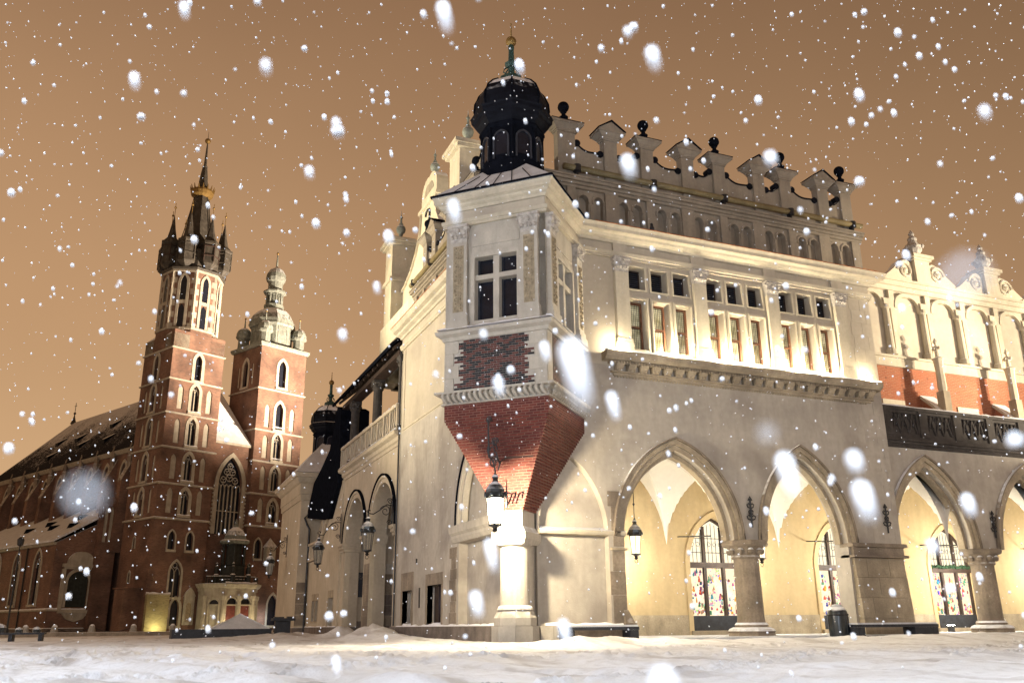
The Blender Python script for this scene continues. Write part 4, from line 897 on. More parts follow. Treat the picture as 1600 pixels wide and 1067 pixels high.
# --- scrolled gable over the short side, with its finials
gx = 2.5; GG = Fr((gx,0,0), (0,1,0), (-1,0,0))
prof = [(11, 15.2), (11, 20.6), (12.6, 21.0), (14.2, 21.4), (15.6, 22.0), (16.6, 22.8), (17.3, 23.8), (17.5, 25.2), (20.5, 25.2), (20.7, 23.8), (21.4, 22.8), (22.4, 22.0), (23.8, 21.4), (26, 21.0), (26.6, 20.6), (26.6, 15.2)]
P_(MB().plate(GG, prof, [], 0, -.8), 'gable_wall', 'trim')
s = MB()
for (a, za), (b, zb_) in zip(prof[2:-2], prof[3:-1]):
    if abs(a-b) > .01: slab(s, GG, (a, za+.002), (b, zb_+.002), .10, -.95, .14)
P_(s, 'gable_coping', 'trim')
s = MB(); s.box(GG, 17.2, 20.8, 25.1, 25.3, -.9, .18); s.box(GG, 17.5, 20.5, 25.302, 26.0, -.7, .04); s.plate(GG, arc(17.5, 20.5, 26.0, 27.0, 8), [], .04, -.7); s = P_(s, 'gable_crown', 'trim')
P_(MB().plate(GG, arc(18.1, 19.9, 25.9, 26.5, 8), [], .06, .042), 'gable_panel', 'attic', s)
q = MB(); q.tube([GG.p(19.2+.42*math.cos(t), 24.4+.45*math.sin(t), .05) for t in [i*.35+.3 for i in range(12)]]+[GG.p(19+.42*math.cos(t), 23.5+.45*math.sin(t), .05) for t in [1.6-i*.35 for i in range(12)]], .07, 6); P_(q, 'gable_emblem', 'iron', s)
def finial(x, y, z, sc, par):
    f = MB(); c = (x, y, z); pr = [(.26, 0), (.32, .15), (.16, .35), (.13, .6), (.24, .75), (.2, .85), (.42, 1.05), (.5, 1.35), (.42, 1.65), (.2, 1.85), (.24, 1.95), (.12, 2.1), (.10, 2.6), (.18, 2.7), (.06, 2.85), (.02, 3.5)]
    f.lathe(c, [(r*sc, zz*sc) for r, zz in pr], 12); return P_(f, 'copper_finial', 'palegreen', par, smooth=True)
finial(gx+.3, 19, 26.9, .62, s)
for y, zt_ in ((12.2, 25.45), (25.4, 25.3)):
    zb_ = zt_-4
    p = MB(); p.abox(gx-.75, gx+.75, y-.8, y+.8, 15.2, zt_-.6); p.abox(gx-.95, gx+.95, y-1, y+1, zt_-.598, zt_-.42); p.abox(gx-1.1, gx+1.1, y-1.15, y+1.15, zt_-.418, zt_-.2); p.abox(gx-.8, gx+.8, y-.85, y+.85, zt_-.198, zt_); p.abox(gx-.9, gx+.9, y-.95, y+.95, zt_-3.2, zt_-2.95)
    p = P_(p, 'gable_pedestal', 'trim'); finial(gx, y, zt_, .66, p)
P_(MB().abox(3.4, 16.5, 9, 27, 7.6, 19).abox(1.5, 3.3, 15.7, 26, 17.4, 19), 'hall_body', 'trim')
s = MB(); s.add([(3.4, 5, 17.6), (70, 5, 17.6), (70, 30, 17.6), (3.4, 30, 17.6), (10, 17.5, 20.5), (70, 17.5, 20.5)], [(0,1,5,4),(2,3,4,5),(3,0,4),(1,2,5)]); P_(s, 'hall_roof', 'snowroof')

# ================================================================== ARCADE INTERIOR
def goods():
    m, t, b, N, L = nodes('shop_display')
    P = N.new('ShaderNodeNewGeometry').outputs['Position']
    mp = N.new('ShaderNodeMapping'); L.new(P, mp.inputs[0]); mp.inputs['Scale'].default_value = (1, 0, 1)
    v = _tex(N, L, 'ShaderNodeTexVoronoi', 11, mp.outputs[0]); v2 = _tex(N, L, 'ShaderNodeTexVoronoi', 5, mp.outputs[0]); n = _tex(N, L, 'ShaderNodeTexNoise', 1.2, mp.outputs[0], 2)
    hs = N.new('ShaderNodeHueSaturation'); L.new(v.outputs['Color'], hs.inputs['Color']); hs.inputs['Saturation'].default_value = 1.9; hs.inputs['Value'].default_value = .75
    sh = N.new('ShaderNodeSeparateColor'); L.new(v2.outputs['Color'], sh.inputs[0])
    f = _rng(N, L, v.outputs['Distance'], .42, .55, 1, 0); f2 = _rng(N, L, sh.outputs[0], .55, .65, 0, .7)
    mm = N.new('ShaderNodeMath'); mm.operation = 'MULTIPLY'; L.new(f, mm.inputs[0]); L.new(f2, mm.inputs[1])
    col = _mix(N, L, mm.outputs[0], (1, .80, .55), hs.outputs[0])
    col = _mix(N, L, _rng(N, L, n.outputs['Fac'], .5, .7, 0, .8), col, (1, .93, .80))
    e = N.new('ShaderNodeEmission'); L.new(col, e.inputs[0]); e.inputs[1].default_value = 1.3; L.new(e.outputs[0], N['Material Output'].inputs[0]); return m
M['goods'] = goods(); M['fanglow'] = emit('fanlight_glow', (1, .88, .62), 1.35)
YB = 4.5; AF = Fr((0,YB,0), (1,0,0), (0,-1,0))
DO = [(11.22+6.85*i-1.4, 11.22+6.85*i+1.4) for i in range(6)]
P_(MB().plate(AF, rect(2.9, 58, .135, 7.6), [opening(a, b, .3, 3.0, 5.0, 10) for a, b in DO], 0, -.5), 'arcade_back_wall', 'yellow')
P_(MB().abox(2.9, 3.5, .81, YB-.01, .135, 7.6), 'arcade_end_wall', 'yellow')
x = 3.52
for a, b in DO: P_(MB().box(AF, x, a-.24, .137, .92, .002, .05), 'arcade_dado', 'brown2'); x = b+.24

for k, (a, b) in enumerate(DO):
    r_ = MB().plate(AF, ring(a+.0, b-.0, .3, 3.0, 5.0, .22, 10), [], .05, .002); r_ = P_(r_, 'shop_arch', 'yellow')
    P_(MB().box(AF, a-.1, b+.1, .137, .298, -.4, .12), 'shop_step', 'brown2', r_)
    d = MB(); wd = b-a; xs = [a, a+wd*.33, a+wd*.67, b]
    d.plate(AF, ring(a+.1, b-.1, .3, 3.0, 4.86, .1, 10), [], -.24, -.34)
    for x in xs[1:3]: d.box(AF, x-.07, x+.07, .9, 4.6 if k else 4.6, -.33, -.2)
    d.box(AF, a, b, 2.86, 3.08, -.34, -.12)
    d = P_(d, 'shop_front', 'wood')
    P_(MB().box(AF, a, b, .3, .898, -.33, -.22), 'stall_board', 'greydark', d)
    P_(MB().box(AF, a, b, .9, 2.858, -.48, -.44), 'shop_display', 'goods', d)
    P_(MB().plate(AF, opening(a, b, 3.085, 3.09, 4.96, 10), [], -.44, -.48), 'fanlight', 'fanglow', d)
    gl = MB()
    for i in range(1, 14): x = a+wd*i/14; zt_ = 3.0+1.75*max(0, 1-abs(2*i/14-1)**1.7); gl.tube([AF.p(x, 3.09, -.3), AF.p(x, zt_, -.3)], .016, 4)
    for z in (3.5, 4.1): gl.tube([AF.p(a+.15+(z-3)*.25, z, -.29), AF.p(b-.15-(z-3)*.25, z, -.29)], .014, 4)
    for i in range(8): x = a+.4+i*(wd-.8)/7; gl.tube([AF.p(x+.09*math.cos(t*.9), 3.85+.09*math.sin(t*.9), -.3) for t in range(8)], .011, 4)
    P_(gl, 'wrought_grille', 'iron', d, kind='stuff')
    if k < 4:
        for j, cm in enumerate(((.07,.09,.42), (.75,.10,.05), (.05,.28,.14), (.85,.42,.04), (.05,.30,.42), (.45,.12,.30), (.60,.36,.20), (.80,.68,.50), (.25,.05,.04))):
            key = 'toy%d' % j
            if key not in M: M[key] = surf('painted_toy', cm, .5, .1, 4, 0, 0)
            g_ = MB()
            for q_ in range(11):
                x = a+.1+random.random()*(wd-.2); z = .92+1.75*random.random()**1.2; r_o = random.uniform(.03, .065); h_o = random.uniform(.10, .26)
                pr = random.choice(([(r_o, 0), (r_o*.9, h_o*.4), (.004, h_o)], [(r_o*.7, 0), (r_o, h_o*.3), (r_o*.5, h_o*.6), (r_o*.7, h_o*.8), (.004, h_o)], [(r_o*.8, 0), (r_o*.8, h_o*.7), (r_o*.3, h_o*.75)]))
                g_.lathe(AF.p(x, z, -.395), pr, 7)
            P_(g_, 'shop_goods', key, d, kind='stuff')
    if k == 2:
        g_ = MB()
        for i in range(60): g_.ball(AF.p(a+wd*i/59, 3.12+random.uniform(-.05, .05), -.1+random.uniform(-.04, .04)), .07, 5, 4)
        P_(g_, 'fir_garland', 'garland', d, kind='stuff')
    P_(MB().tube([AF.p(a-1.6, 3.75, 3.9), AF.p(a-1.4+.9, 4.1, .02)], .03, 6), 'tie_rod', 'iron') if k in (0, 1, 2, 3) else None
# groin vaults
xb = [2.9+5.85*i for i in range(10)]
for k in range(8):
    x0, x1 = xb[k], xb[k+1]; y0, y1 = .55, YB; n = 36; V = []; F_ = []
    def zz(t, lo, hi): 
        s_ = abs(2*t-1); return lo+(hi-lo)*(1-s_**2.1)**.62
    for j in range(n+1):
        for i in range(n+1):
            tx1, ty1 = i/n, j/n; V.append((x0+(x1-x0)*tx1, y0+(y1-y0)*ty1, max(zz(tx1, 3.75, 7.25), zz(ty1, 3.75, 7.05))))
    for j in range(n):
        for i in range(n): F_.append((j*(n+1)+i, j*(n+1)+i+1, (j+1)*(n+1)+i+1, (j+1)*(n+1)+i))
    P_(MB().add(V, F_), 'groin_vault', 'vault')
P_(MB().abox(2.9, 62, .5, YB+.6, 7.602, 7.74), 'terrace_slab', 'brown2')
P_(MB().abox(57, 57.4, .8, YB, .135, 7.6), 'arcade_end_wall', 'yellow')

# ================================================================== SETTLED SNOW ON LEDGES
for fr, u0, u1, z, d0, d1 in ((RF, 3.55, 16.9, 10.362, .20, .46), (RF, .95, 4.0, .56, -.05, .12), (LF, 1.3, 14.4, .56, -.02, .16), (LF, 8.1, 9.95, .62, -.3, .0), (LF, 12.3, 13.8, .62, -.3, .0),
                          (WF, 17.25, 56, 9.562, -.12, .14), (GF, 15.2, 28.1, 11.522, .08, .36), (BF, -.2, 4.0, 10.382, .04, .28), (BS, -.2, 3.7, 10.382, .04, .28), (LF, 28.4, 38.2, .58, -.02, .1), (GF, 15.2, 28.2, 10.162, .30, .46)):
    snow_strip(fr, u0, u1, z, d0, d1, CH)
# ================================================================== BRICK CHURCH
th = R(67.015-40.516); FX = Vector((math.cos(th), math.sin(th), 0)); FY = Vector((-math.sin(th), math.cos(th), 0)); CO = Vector((-9.66, 91.77, 0))
CHU = thing('church', 'tall red brick gothic church with two unequal towers and a crowned spire', 'church', tuple(CO))
def cw(x, y): v = CO+FX*x+FY*y; return (v.x, v.y)
def FF(y=0): return Fr(CO+FY*y, FX, -FY)          # faces the square, u = x'
def NF(x=0): return Fr(CO+FX*x, FY, -FX)          # faces left, u = y'
def Q_(mb, name, m, parent=CHU, **k): return mb.build(name, M[m] if isinstance(m, str) else m, parent, **k)
def cbox(mb, x0, x1, y0, y1, z0, z1): return mb.prism([cw(x0,y0), cw(x1,y0), cw(x1,y1), cw(x0,y1)], z0, z1)
def ch_window(fr, u, z0, w, h, parent=CHU, tracery=1, fw=.42, sill=True):
    """recessed light: pale frame, dark pane, mullion"""
    a, b = u-w/2, u+w/2; zs = z0+h-w*.95
    s = MB(); s.plate(fr, ring(a, b, z0, zs, z0+h, fw, 8), [], .07, -.1)
    if sill: s.box(fr, a-fw, b+fw, z0-.3, z0-.002, -.1, .2)
    s = Q_(s, 'window_frame', 'whitetrim', parent)
    Q_(MB().plate(fr, opening(a, b, z0, zs, z0+h, 8), [], -.36, -.42), 'pane', 'glass', s)
    if tracery:
        t = MB(); t.box(fr, u-.06, u+.06, z0, zs+.1, -.35, -.22)
        for q in (-1, 1): t.plate(fr, ring(u+q*w/4-w/4+.06, u+q*w/4+w/4-.06, zs-.2, zs-.1, zs+w*.42, .06, 5), [], -.22, -.35)
        t.tube([fr.p(u+.2*w*math.cos(i*.785), zs+.62*w+.2*w*math.sin(i*.785), -.28) for i in range(9)], .05, 4)
        Q_(t, 'tracery', 'whitetrim', s)
    return opening(a, b, z0, zs, z0+h, 8)
def blind(fr, u, z0, w, h, parent=CHU):
    a, b = u-w/2, u+w/2
    Q_(MB().plate(fr, opening(a, b, z0, z0+h-w*.9, z0+h, 6), [], -.12, -.3), 'blind_lancet', 'whitetrim', parent)
    return opening(a, b, z0, z0+h-w*.9, z0+h, 6)
# --- left (taller) tower
TW = 7.5
f0, n0 = FF(), NF()
hf, hn = [], []
for z, h, w, bl in ((37.0, 3.3, .95, 0), (32.0, 3.5, .95, 0), (27.7, 3.6, 1.05, 1), (23.2, 3.6, 1.05, 1), (18.6, 3.5, 1.05, 1), (14.3, 3.2, 1.0, 2)):
    if z < 36: hf.append(ch_window(f0, 3.85, z, w, h, tracery=bl)); hn.append(ch_window(n0, 3.9, z, w, h, tracery=bl))
    if bl:
        for u in (1.75, 5.9): hf.append(blind(f0, u, z+.15, .78, 3.2)); hn.append(blind(n0, u, z+.15, .66, 3.1))
for u in (2.6, 5.1): hf.append(ch_window(f0, u, 10.0, .9, 2.3, fw=.2, tracery=0))
hf.append(ch_window(f0, 3.6, 4.3, 1.5, 4.3, fw=.25)); hf.append(ch_window(f0, 4.0, .9, 1.2, 3.2, fw=.3, tracery=0))
for u, z in ((4.3, 10.2), (4.6, 6.0)): hn.append(ch_window(n0, u, z, .5, 1.4, fw=.16, tracery=0, sill=False))
w = MB(); w.plate(f0, rect(0, TW, -.1, 36.0), hf, 0, -.8); w.plate(n0, rect(.81, 7.6, -.1, 36.0), hn, 0, -.8)
cbox(w, TW-.8, TW, .81, 7.6, -.1, 36.0); cbox(w, .81, TW-.81, 6.8, 7.59, -.1, 36.0); Q_(w, 'tower_wall', 'church')
w = MB(); w.plate(f0, rect(.0, TW, 36.02, 38.45), [opening(3.4, 4.3, 37.0-.9, 38.2, 39.0, 6)][:0], 0, -.8); w.plate(n0, rect(.81, 7.6, 36.02, 38.0), [], 0, -.8); cbox(w, TW-.8, TW, .81, 7.6, 36.02, 38.45); Q_(w, 'tower_upper_wall', 'church')
def square(x0, x1, y0, y1): return [cw(x0, y1), cw(x0, y0), cw(x1, y0), cw(x1, y1)]
for z in (13.74, 18.1, 22.7, 27.2, 31.7, 35.95):
    Q_(MB().sweep(square(0, TW, 0, 7.6), [(-.1, z-.12), (.16, z-.10), (.2, z+.06), (-.1, z+.22)], True), 'string_course', 'whitetrim')
# octagon, crown of turrets and spire
oc = CO+FX*3.75+FY*3.8
P8 = math.pi/8; rot = th+P8
def octa(r): return [(oc.x+r*math.cos(rot+i*math.pi/4), oc.y+r*math.sin(rot+i*math.pi/4)) for i in range(8)]
s = MB(); s.prism(octa(4.0), 36.1, 47.3); Q_(s, 'octagon_wall', 'church')
for z, r in ((39.0, 4.05), (47.3, 4.1)): Q_(MB().sweep(list(reversed(octa(r))) if 0 else octa(r)[::-1], [(-.1, z-.1), (.12, z-.1), (.16, z+.12), (-.1, z+.2)], True), 'string_course', 'whitetrim')
for i in range(8):
    a = rot+i*math.pi/4; p = Vector((oc.x+4.02*math.cos(a), oc.y+4.02*math.sin(a), 0))
    s = MB()
    N = Vector((math.cos(a), math.sin(a), 0)); U = Vector((-math.sin(a), math.cos(a), 0))
    for j in range(10): wd = .42 if j % 2 else .60; fr = Fr(p, U, N); s.prism([tuple((p+U*q+N*d)[:2]) for q, d in ((-wd,-.28),(0,.10),(wd,-.28),(0,-.5))], 38.95+j*.825, 38.95+(j+1)*.825-.001)
    Q_(s, 'octagon_quoin', 'whitetrim', kind='stuff')
    am = a+math.pi/8; U = Vector((-math.sin(am), math.cos(am), 0)); N = Vector((math.cos(am), math.sin(am), 0)); fr = Fr(Vector((oc.x, oc.y, 0))+N*(4.0*math.cos(P8)), U, N)
    s = MB(); s.plate(fr, ring(-.42, .42, 39.3, 45.6, 46.7, .36, 8), [], .10, .002); s.box(fr, -.42, .42, 42.6, 43.1, .002, .08); s = Q_(s, 'lancet_frame', 'whitetrim')
    Q_(MB().plate(fr, opening(-.42, .42, 43.1, 45.6, 46.7, 6), [], .03, .002), 'belfry_light', M['fanglow'] if i in (5, 6) and 0 else 'glass', s)
    Q_(MB().plate(fr, opening(-.42, .42, 39.3, 41.5, 42.5, 6), [], .03, .002), 'belfry_light', 'glass', s)
for x, y in ((0, 0), (TW, 0), (0, 7.6), (TW, 7.6)):                  # broaches at the corners under the octagon
    sx = 1 if x == 0 else -1; sy = 1 if y == 0 else -1; b = MB()
    pts = [cw(x, y), cw(x+sx*2.2, y), cw(x, y+sy*2.2)]
    b.add([(*p, 38.0) for p in pts]+[(*cw(x+sx*1.5, y+sy*1.5), 39.6)]+[(*p, 36.02) for p in pts], [(0,1,3),(1,2,3),(2,0,3),(0,4,5,1),(1,5,6,2),(2,6,4,0)]); Q_(b, 'broach', 'whitetrim')
c = (oc.x, oc.y, 0)
s = MB(); s.lathe(c, [(4.35, 47.5), (4.45, 47.8), (4.2, 48.0)], 8, rot); s.lathe(c, [(3.9, 48.002), (3.95, 50.2), (4.1, 50.3), (4.1, 50.6)], 8, rot); g = Q_(s, 'crown_gallery', 'lead')
for i in range(8):
    a = rot+math.pi/8+i*math.pi/4; tc_ = (oc.x+3.75*math.cos(a), oc.y+3.75*math.sin(a), 0)
    s = MB(); s.lathe(tc_, [(.5, 47.9), (1.25, 48.6), (1.3, 51.4), (1.42, 51.5), (1.42, 51.85)], 6, a); s = Q_(s, 'crown_turret', 'lead', CHU)
    b = MB()
    for z in (49.6, 51.0): b.lathe(tc_, [(1.3, z), (1.42, z+.05), (1.42, z+.16), (1.3, z+.2)], 6, a)
    for j in range(6): a2 = a+j*math.pi/3; b.tube([(tc_[0]+1.31*math.cos(a2), tc_[1]+1.31*math.sin(a2), 48.8), (tc_[0]+1.33*math.cos(a2), tc_[1]+1.33*math.sin(a2), 51.4)], .07, 4)
    Q_(b, 'timber_framing', 'wood' if i % 2 else 'lead', s)
    b = MB(); b.lathe(tc_, [(1.25, 51.851), (.72, 52.5), (.42, 53.8), (.12, 55.6), (.05, 56.0)], 6, a); Q_(b, 'turret_spire', 'lead', s)
    b = MB(); b.tube([(tc_[0], tc_[1], 55.8), (tc_[0], tc_[1], 58.0)], .04, 4); b.ball((tc_[0], tc_[1], 57.3), .17, 8, 6); Q_(b, 'gilded_knob', 'gold', s)
s = MB(); s.lathe(c, [(3.1, 50.601), (2.3, 52.0), (1.8, 54.5), (1.3, 58.0), (1.0, 60.2), (.75, 61.5), (.5, 64.0), (.34, 65.2), (.40, 65.3), (.22, 65.5), (.12, 68.5), (.05, 69.6), (.02, 71.2)], 8, rot); sp = Q_(s, 'spire', 'lead')
s = MB()
for i in range(8):
    a = rot+i*math.pi/4; s.tube([(oc.x+r*math.cos(a), oc.y+r*math.sin(a), z) for r, z in ((3.22,50.7),(2.52,52.0),(1.92,54.5),(1.32,58.0),(1.02,60.2))], .06, 4)
Q_(s, 'spire_rib', 'lead', sp, kind='stuff')
s = MB(); s.lathe(c, [(.95, 60.2), (1.5, 60.5), (1.62, 61.0), (1.55, 61.3), (.9, 61.2)], 16)
for i in range(16):
    a = i*math.pi/8; s.tube([(oc.x+1.55*math.cos(a), oc.y+1.55*math.sin(a), 61.2), (oc.x+1.72*math.cos(a), oc.y+1.72*math.sin(a), 61.9)], [.13, .04], 5)
Q_(s, 'gilded_crown', 'gold', sp); Q_(MB().ball((oc.x, oc.y, 69.6), .42, 12, 8), 'gilded_ball', 'gold', sp)
# --- right (lower) tower
X0, X1 = 13.35, 21.1
rn = NF(X0); hf, hn = [], []
for z, h, bl, tr in ((33.6, 4.0, 0, 0), (27.4, 3.9, 1, 0), (23.0, 3.7, 1, 1), (18.6, 3.4, 1, 1), (14.2, 3.2, 1, 1)):
    hf.append(ch_window(f0, 17.1, z, 1.2, h, tracery=tr)); 
    if z > 30: hn.append(ch_window(rn, 3.6, z, 1.1, h, tracery=0)); hn += [blind(rn, 1.9, z+.2, .5, 3.2), blind(rn, 5.4, z+.2, .5, 3.2)]
    if bl:
        for u in (15.1, 19.3): hf.append(blind(f0, u, z+.15, .82, 3.3))
hf.append(ch_window(f0, 15.2, 9.5, 1.0, 2.6, fw=.2, tracery=0)); hf.append(ch_window(f0, 18.2, .9, 1.5, 4.0, fw=.25, tracery=0))
w = MB(); w.plate(f0, rect(X0, X1, -.1, 39.2), hf, 0, -.8); w.plate(rn, rect(.81, 7.2, -.1, 39.2), hn, 0, -.8); cbox(w, X1-.8, X1, .81, 7.2, -.1, 39.2); cbox(w, X0+.81, X1-.81, 6.4, 7.19, -.1, 39.2); Q_(w, 'tower_wall', 'church')
for z in (13.74, 18.1, 22.6, 27.0, 33.0): Q_(MB().sweep(square(X0, X1, 0, 7.2), [(-.1, z-.12), (.16, z-.10), (.2, z+.06), (-.1, z+.22)], True), 'string_course', 'whitetrim')
Q_(MB().sweep(square(X0, X1, 0, 7.2), [(-1, 39.22), (.2, 39.22), (.35, 39.5), (.38, 39.8), (-2.4, 40.6)], True), 'tower_cornice', 'palegreen')
rc = CO+FX*17.2+FY*3.6; c = (rc.x, rc.y, 0)
s = MB(); s.lathe(c, [(3.2, 39.9), (3.1, 40.3), (3.05, 43.2)], 8, rot); s.lathe(c, [(3.35, 43.201), (3.55, 43.5), (3.5, 43.7)], 8, rot); dr = Q_(s, 'dome_drum', 'palegreen')
for i in range(8):
    am = rot+math.pi/8+i*math.pi/4; U = Vector((-math.sin(am), math.cos(am), 0)); N = Vector((math.cos(am), math.sin(am), 0)); fr = Fr(rc+N*(3.05*math.cos(P8)), U, N)
    q = MB(); q.plate(fr, rect(-.85, .85, 40.4, 43.1), [rect(-.68, .68, 40.6, 42.9)], .08, .01); 
    for z in (41.1, 41.7, 42.3): q.box(fr, -.68, .68, z, z+.09, .01, .06)
    Q_(q, 'drum_panel', 'palegreen', dr)
s = MB(); s.lathe(c, [(3.45, 43.701), (3.4, 44.3), (2.95, 45.2), (2.2, 46.0), (1.5, 46.4), (1.4, 46.7)], 8, rot); Q_(s, 'tower_dome', 'palegreen')
s = MB(); s.lathe(c, [(1.5, 46.701), (1.5, 47.1), (1.2, 47.15)], 8, rot)
for i in range(8): a = rot+i*math.pi/4; s.tube([(rc.x+1.15*math.cos(a), rc.y+1.15*math.sin(a), 47.1), (rc.x+1.15*math.cos(a), rc.y+1.15*math.sin(a), 48.9)], .16, 6)
s.lathe(c, [(.55, 47.1), (.55, 48.9)], 8, rot); s.lathe(c, [(1.4, 48.9), (1.75, 49.1), (1.7, 49.35), (1.2, 49.5)], 8, rot); Q_(s, 'dome_lantern', 'palegreen', kind='stuff')
s = MB(); s.lathe(c, [(1.05, 49.501), (1.1, 50.8), (1.35, 51.0), (1.5, 51.5), (1.4, 52.2), (1.0, 52.9), (.35, 53.3), (.18, 53.5), (.10, 55.2), (.03, 56.2)], 12, rot); o_ = Q_(s, 'onion_cap', 'palegreen'); Q_(MB().ball((rc.x, rc.y, 55.7), .2, 8, 6), 'gilded_knob', 'gold', o_)
for x, y in ((X0+.9, .9), (X1-.9, .9), (X0+.9, 6.3), (X1-.9, 6.3)):
    p = cw(x, y); cc_ = (p[0], p[1], 0); s = MB(); s.lathe(cc_, [(.85, 39.7), (.8, 41.5), (1.15, 41.7), (1.2, 41.95)], 8, rot); s = Q_(s, 'corner_turret', 'palegreen')
    q = MB(); q.lathe(cc_, [(1.1, 41.951), (1.12, 42.4), (.9, 42.95), (.5, 43.3), (.12, 43.45), (.07, 44.6), (.02, 45.0)], 10); Q_(q, 'turret_cap', 'palegreen', s); Q_(MB().ball((p[0], p[1], 44.9), .14, 8, 5), 'gilded_knob', 'gold', s)
# --- wall between the towers with the great traceried window, gable roof behind
gf = FF(.6); gz = (12.4, 18.9, 22.7); gw = (8.75, 12.35)
w = MB(); w.plate(gf, rect(TW+.01, X0-.01, -.1, 24.4), [opening(*gw, *gz, 12)], 0, -.9); Q_(w, 'west_wall', 'church')
s = MB(); s.plate(gf, ring(*gw, *gz, .55, 12), [], .12, -.05)
for i in range(13): s.box(gf, gw[0]-.75, gw[0]-.5, 12.5+i*.5, 12.78+i*.5, .0, .11); s.box(gf, gw[1]+.5, gw[1]+.75, 12.5+i*.5, 12.78+i*.5, .0, .11)
s = Q_(s, 'great_window', 'whitetrim')
Q_(MB().plate(gf, opening(*gw, *gz, 12), [], -.5, -.55), 'pane', 'glass', s)
t = MB(); n = 6; ww = gw[1]-gw[0]
for i in range(1, n): u = gw[0]+ww*i/n; t.box(gf, u-.06, u+.06, 12.4, 18.9, -.45, -.25)
for i in range(n): u = gw[0]+ww*(i+.5)/n; t.plate(gf, ring(u-ww/n/2+.05, u+ww/n/2-.05, 18.2, 18.4, 19.0, .06, 5), [], -.25, -.42)
for u, z, r in ((9.65, 19.6, .42), (10.55, 19.9, .46), (11.45, 19.6, .42), (10.1, 20.7, .40), (11.0, 20.7, .40), (10.55, 21.5, .38)):
    t.tube([gf.p(u+r*math.cos(i*.524), z+r*math.sin(i*.524), -.32) for i in range(13)], .06, 4)
    for j in range(3): a = j*2.09+.5; t.tube([gf.p(u, z, -.32), gf.p(u+r*math.cos(a), z+r*math.sin(a), -.32)], .045, 4)
t.box(gf, gw[0], gw[1], 15.4, 15.52, -.44, -.28); Q_(t, 'tracery', 'whitetrim', s)
s = MB(); ry = 8.0
s.add([(*cw(TW+.02, .4), 24.63), (*cw(X0-.02, .4), 24.63), (*cw(10.4, 7.5), 35.2)], [(0,1,2)]); Q_(s, 'hip_roof', 'snowroof')
Q_(MB().sweep([cw(TW+.02, .6), cw(X0-.02, .6)], [(-.1, 24.3), (.2, 24.35), (.25, 24.6), (-.1, 24.62)]), 'west_cornice', 'whitetrim')
# --- nave
zr = 35.2; s = MB()
s.add([(*cw(.3, 7.62), 23.9), (*cw(.3, 58), 23.9), (*cw(10.4, 52), zr), (*cw(10.4, 7.62), zr), (*cw(20.5, 7.62), 23.9), (*cw(20.5, 58), 23.9)], [(0,1,2,3),(3,2,5,4),(1,5,2),(0,3,4),(0,4,5,1)]); nr = Q_(s, 'nave_roof', 'slate')
nf1 = NF(1.0); hw_ = []
for i in range(9): u = 11.6+i*4.9; hw_.append(ch_window(nf1, u, 16.6, 1.5, 5.6, fw=.35))
w = MB(); w.plate(nf1, rect(7.61, 56, 10, 23.5), hw_, 0, -.8); cbox(w, 1.002, 20, 7.62, 56, -.1, 9.999); Q_(w, 'nave_wall', 'church')
Q_(MB().sweep([cw(1.0, 56), cw(1.0, 7.61)], [(-.2, 23.3), (.2, 23.35), (.5, 23.7), (.55, 23.95), (-.2, 24.0)]), 'nave_cornice', 'whitetrim')
for i in range(9):
    u = 9.2+i*4.9; b = MB(); b.add([nf1.p(u+q, z, d) for q, z, d in ((-.45,10,.001),(.45,10,.001),(.45,10,1.9),(-.45,10,1.9),(-.45,22.6,.001),(.45,22.6,.001),(.45,19.2,1.5),(-.45,19.2,1.5))], [(0,3,2,1),(4,5,6,7),(0,1,5,4),(1,2,6,5),(2,3,7,6),(3,0,4,7)]); b = Q_(b, 'buttress', 'church')
    q = MB(); slab(q, Fr(nf1.p(u, 0, 0), -FX, FY), (0.0, 22.62), (1.55, 19.22), .18, -.55, .55); q.lathe(nf1.p(u, 0, .5)-Vector((0,0,0)), [(.36, 21.2), (.42, 22.6), (.3, 22.8), (.4, 23.1), (.08, 24.6)], 5); Q_(q, 'buttress_figure', 'brown', b)
for u, z in ((12, 27.6), (17, 29.3), (22, 26.2), (26.5, 29.6), (31, 26.6), (36, 28.6), (40, 25.8), (44, 29)):     # little roof hatches
    t = (z-23.9)/(zr-23.9); x = .3+10.1*t; q = MB(); p0 = CO+FX*x+FY*u+Vector((0,0,z))
    q.add([p0+FY*-.5+Vector((0,0,.1)), p0+FY*.5+Vector((0,0,.1)), p0+FY*.5+Vector((0,0,.75)), p0+FY*-.5+Vector((0,0,.75)), p0+FY*-.5+FX*1.6+Vector((0,0,1.85)), p0+FY*.5+FX*1.6+Vector((0,0,1.85))], [(0,1,2,3),(3,2,5,4),(0,3,4),(1,5,2)]); Q_(q, 'roof_hatch', 'darksnow', nr)
c = cw(10.4, 52); q = MB(); q.lathe((c[0], c[1], 0), [(.55, 35.0), (.3, 35.6), (.12, 36.3), (.06, 36.8)], 8); q.ball((c[0], c[1], 36.9), .22, 8, 6); q = Q_(q, 'roof_finial', 'lead', nr)
fr = Fr((c[0], c[1], 0), -FY, -FX); q2 = MB(); q2.box(fr, -.04, .04, 37.1, 38.8, -.04, .04); q2.box(fr, -.45, .45, 38.2, 38.28, -.035, .035); Q_(q2, 'roof_cross', 'iron', q)
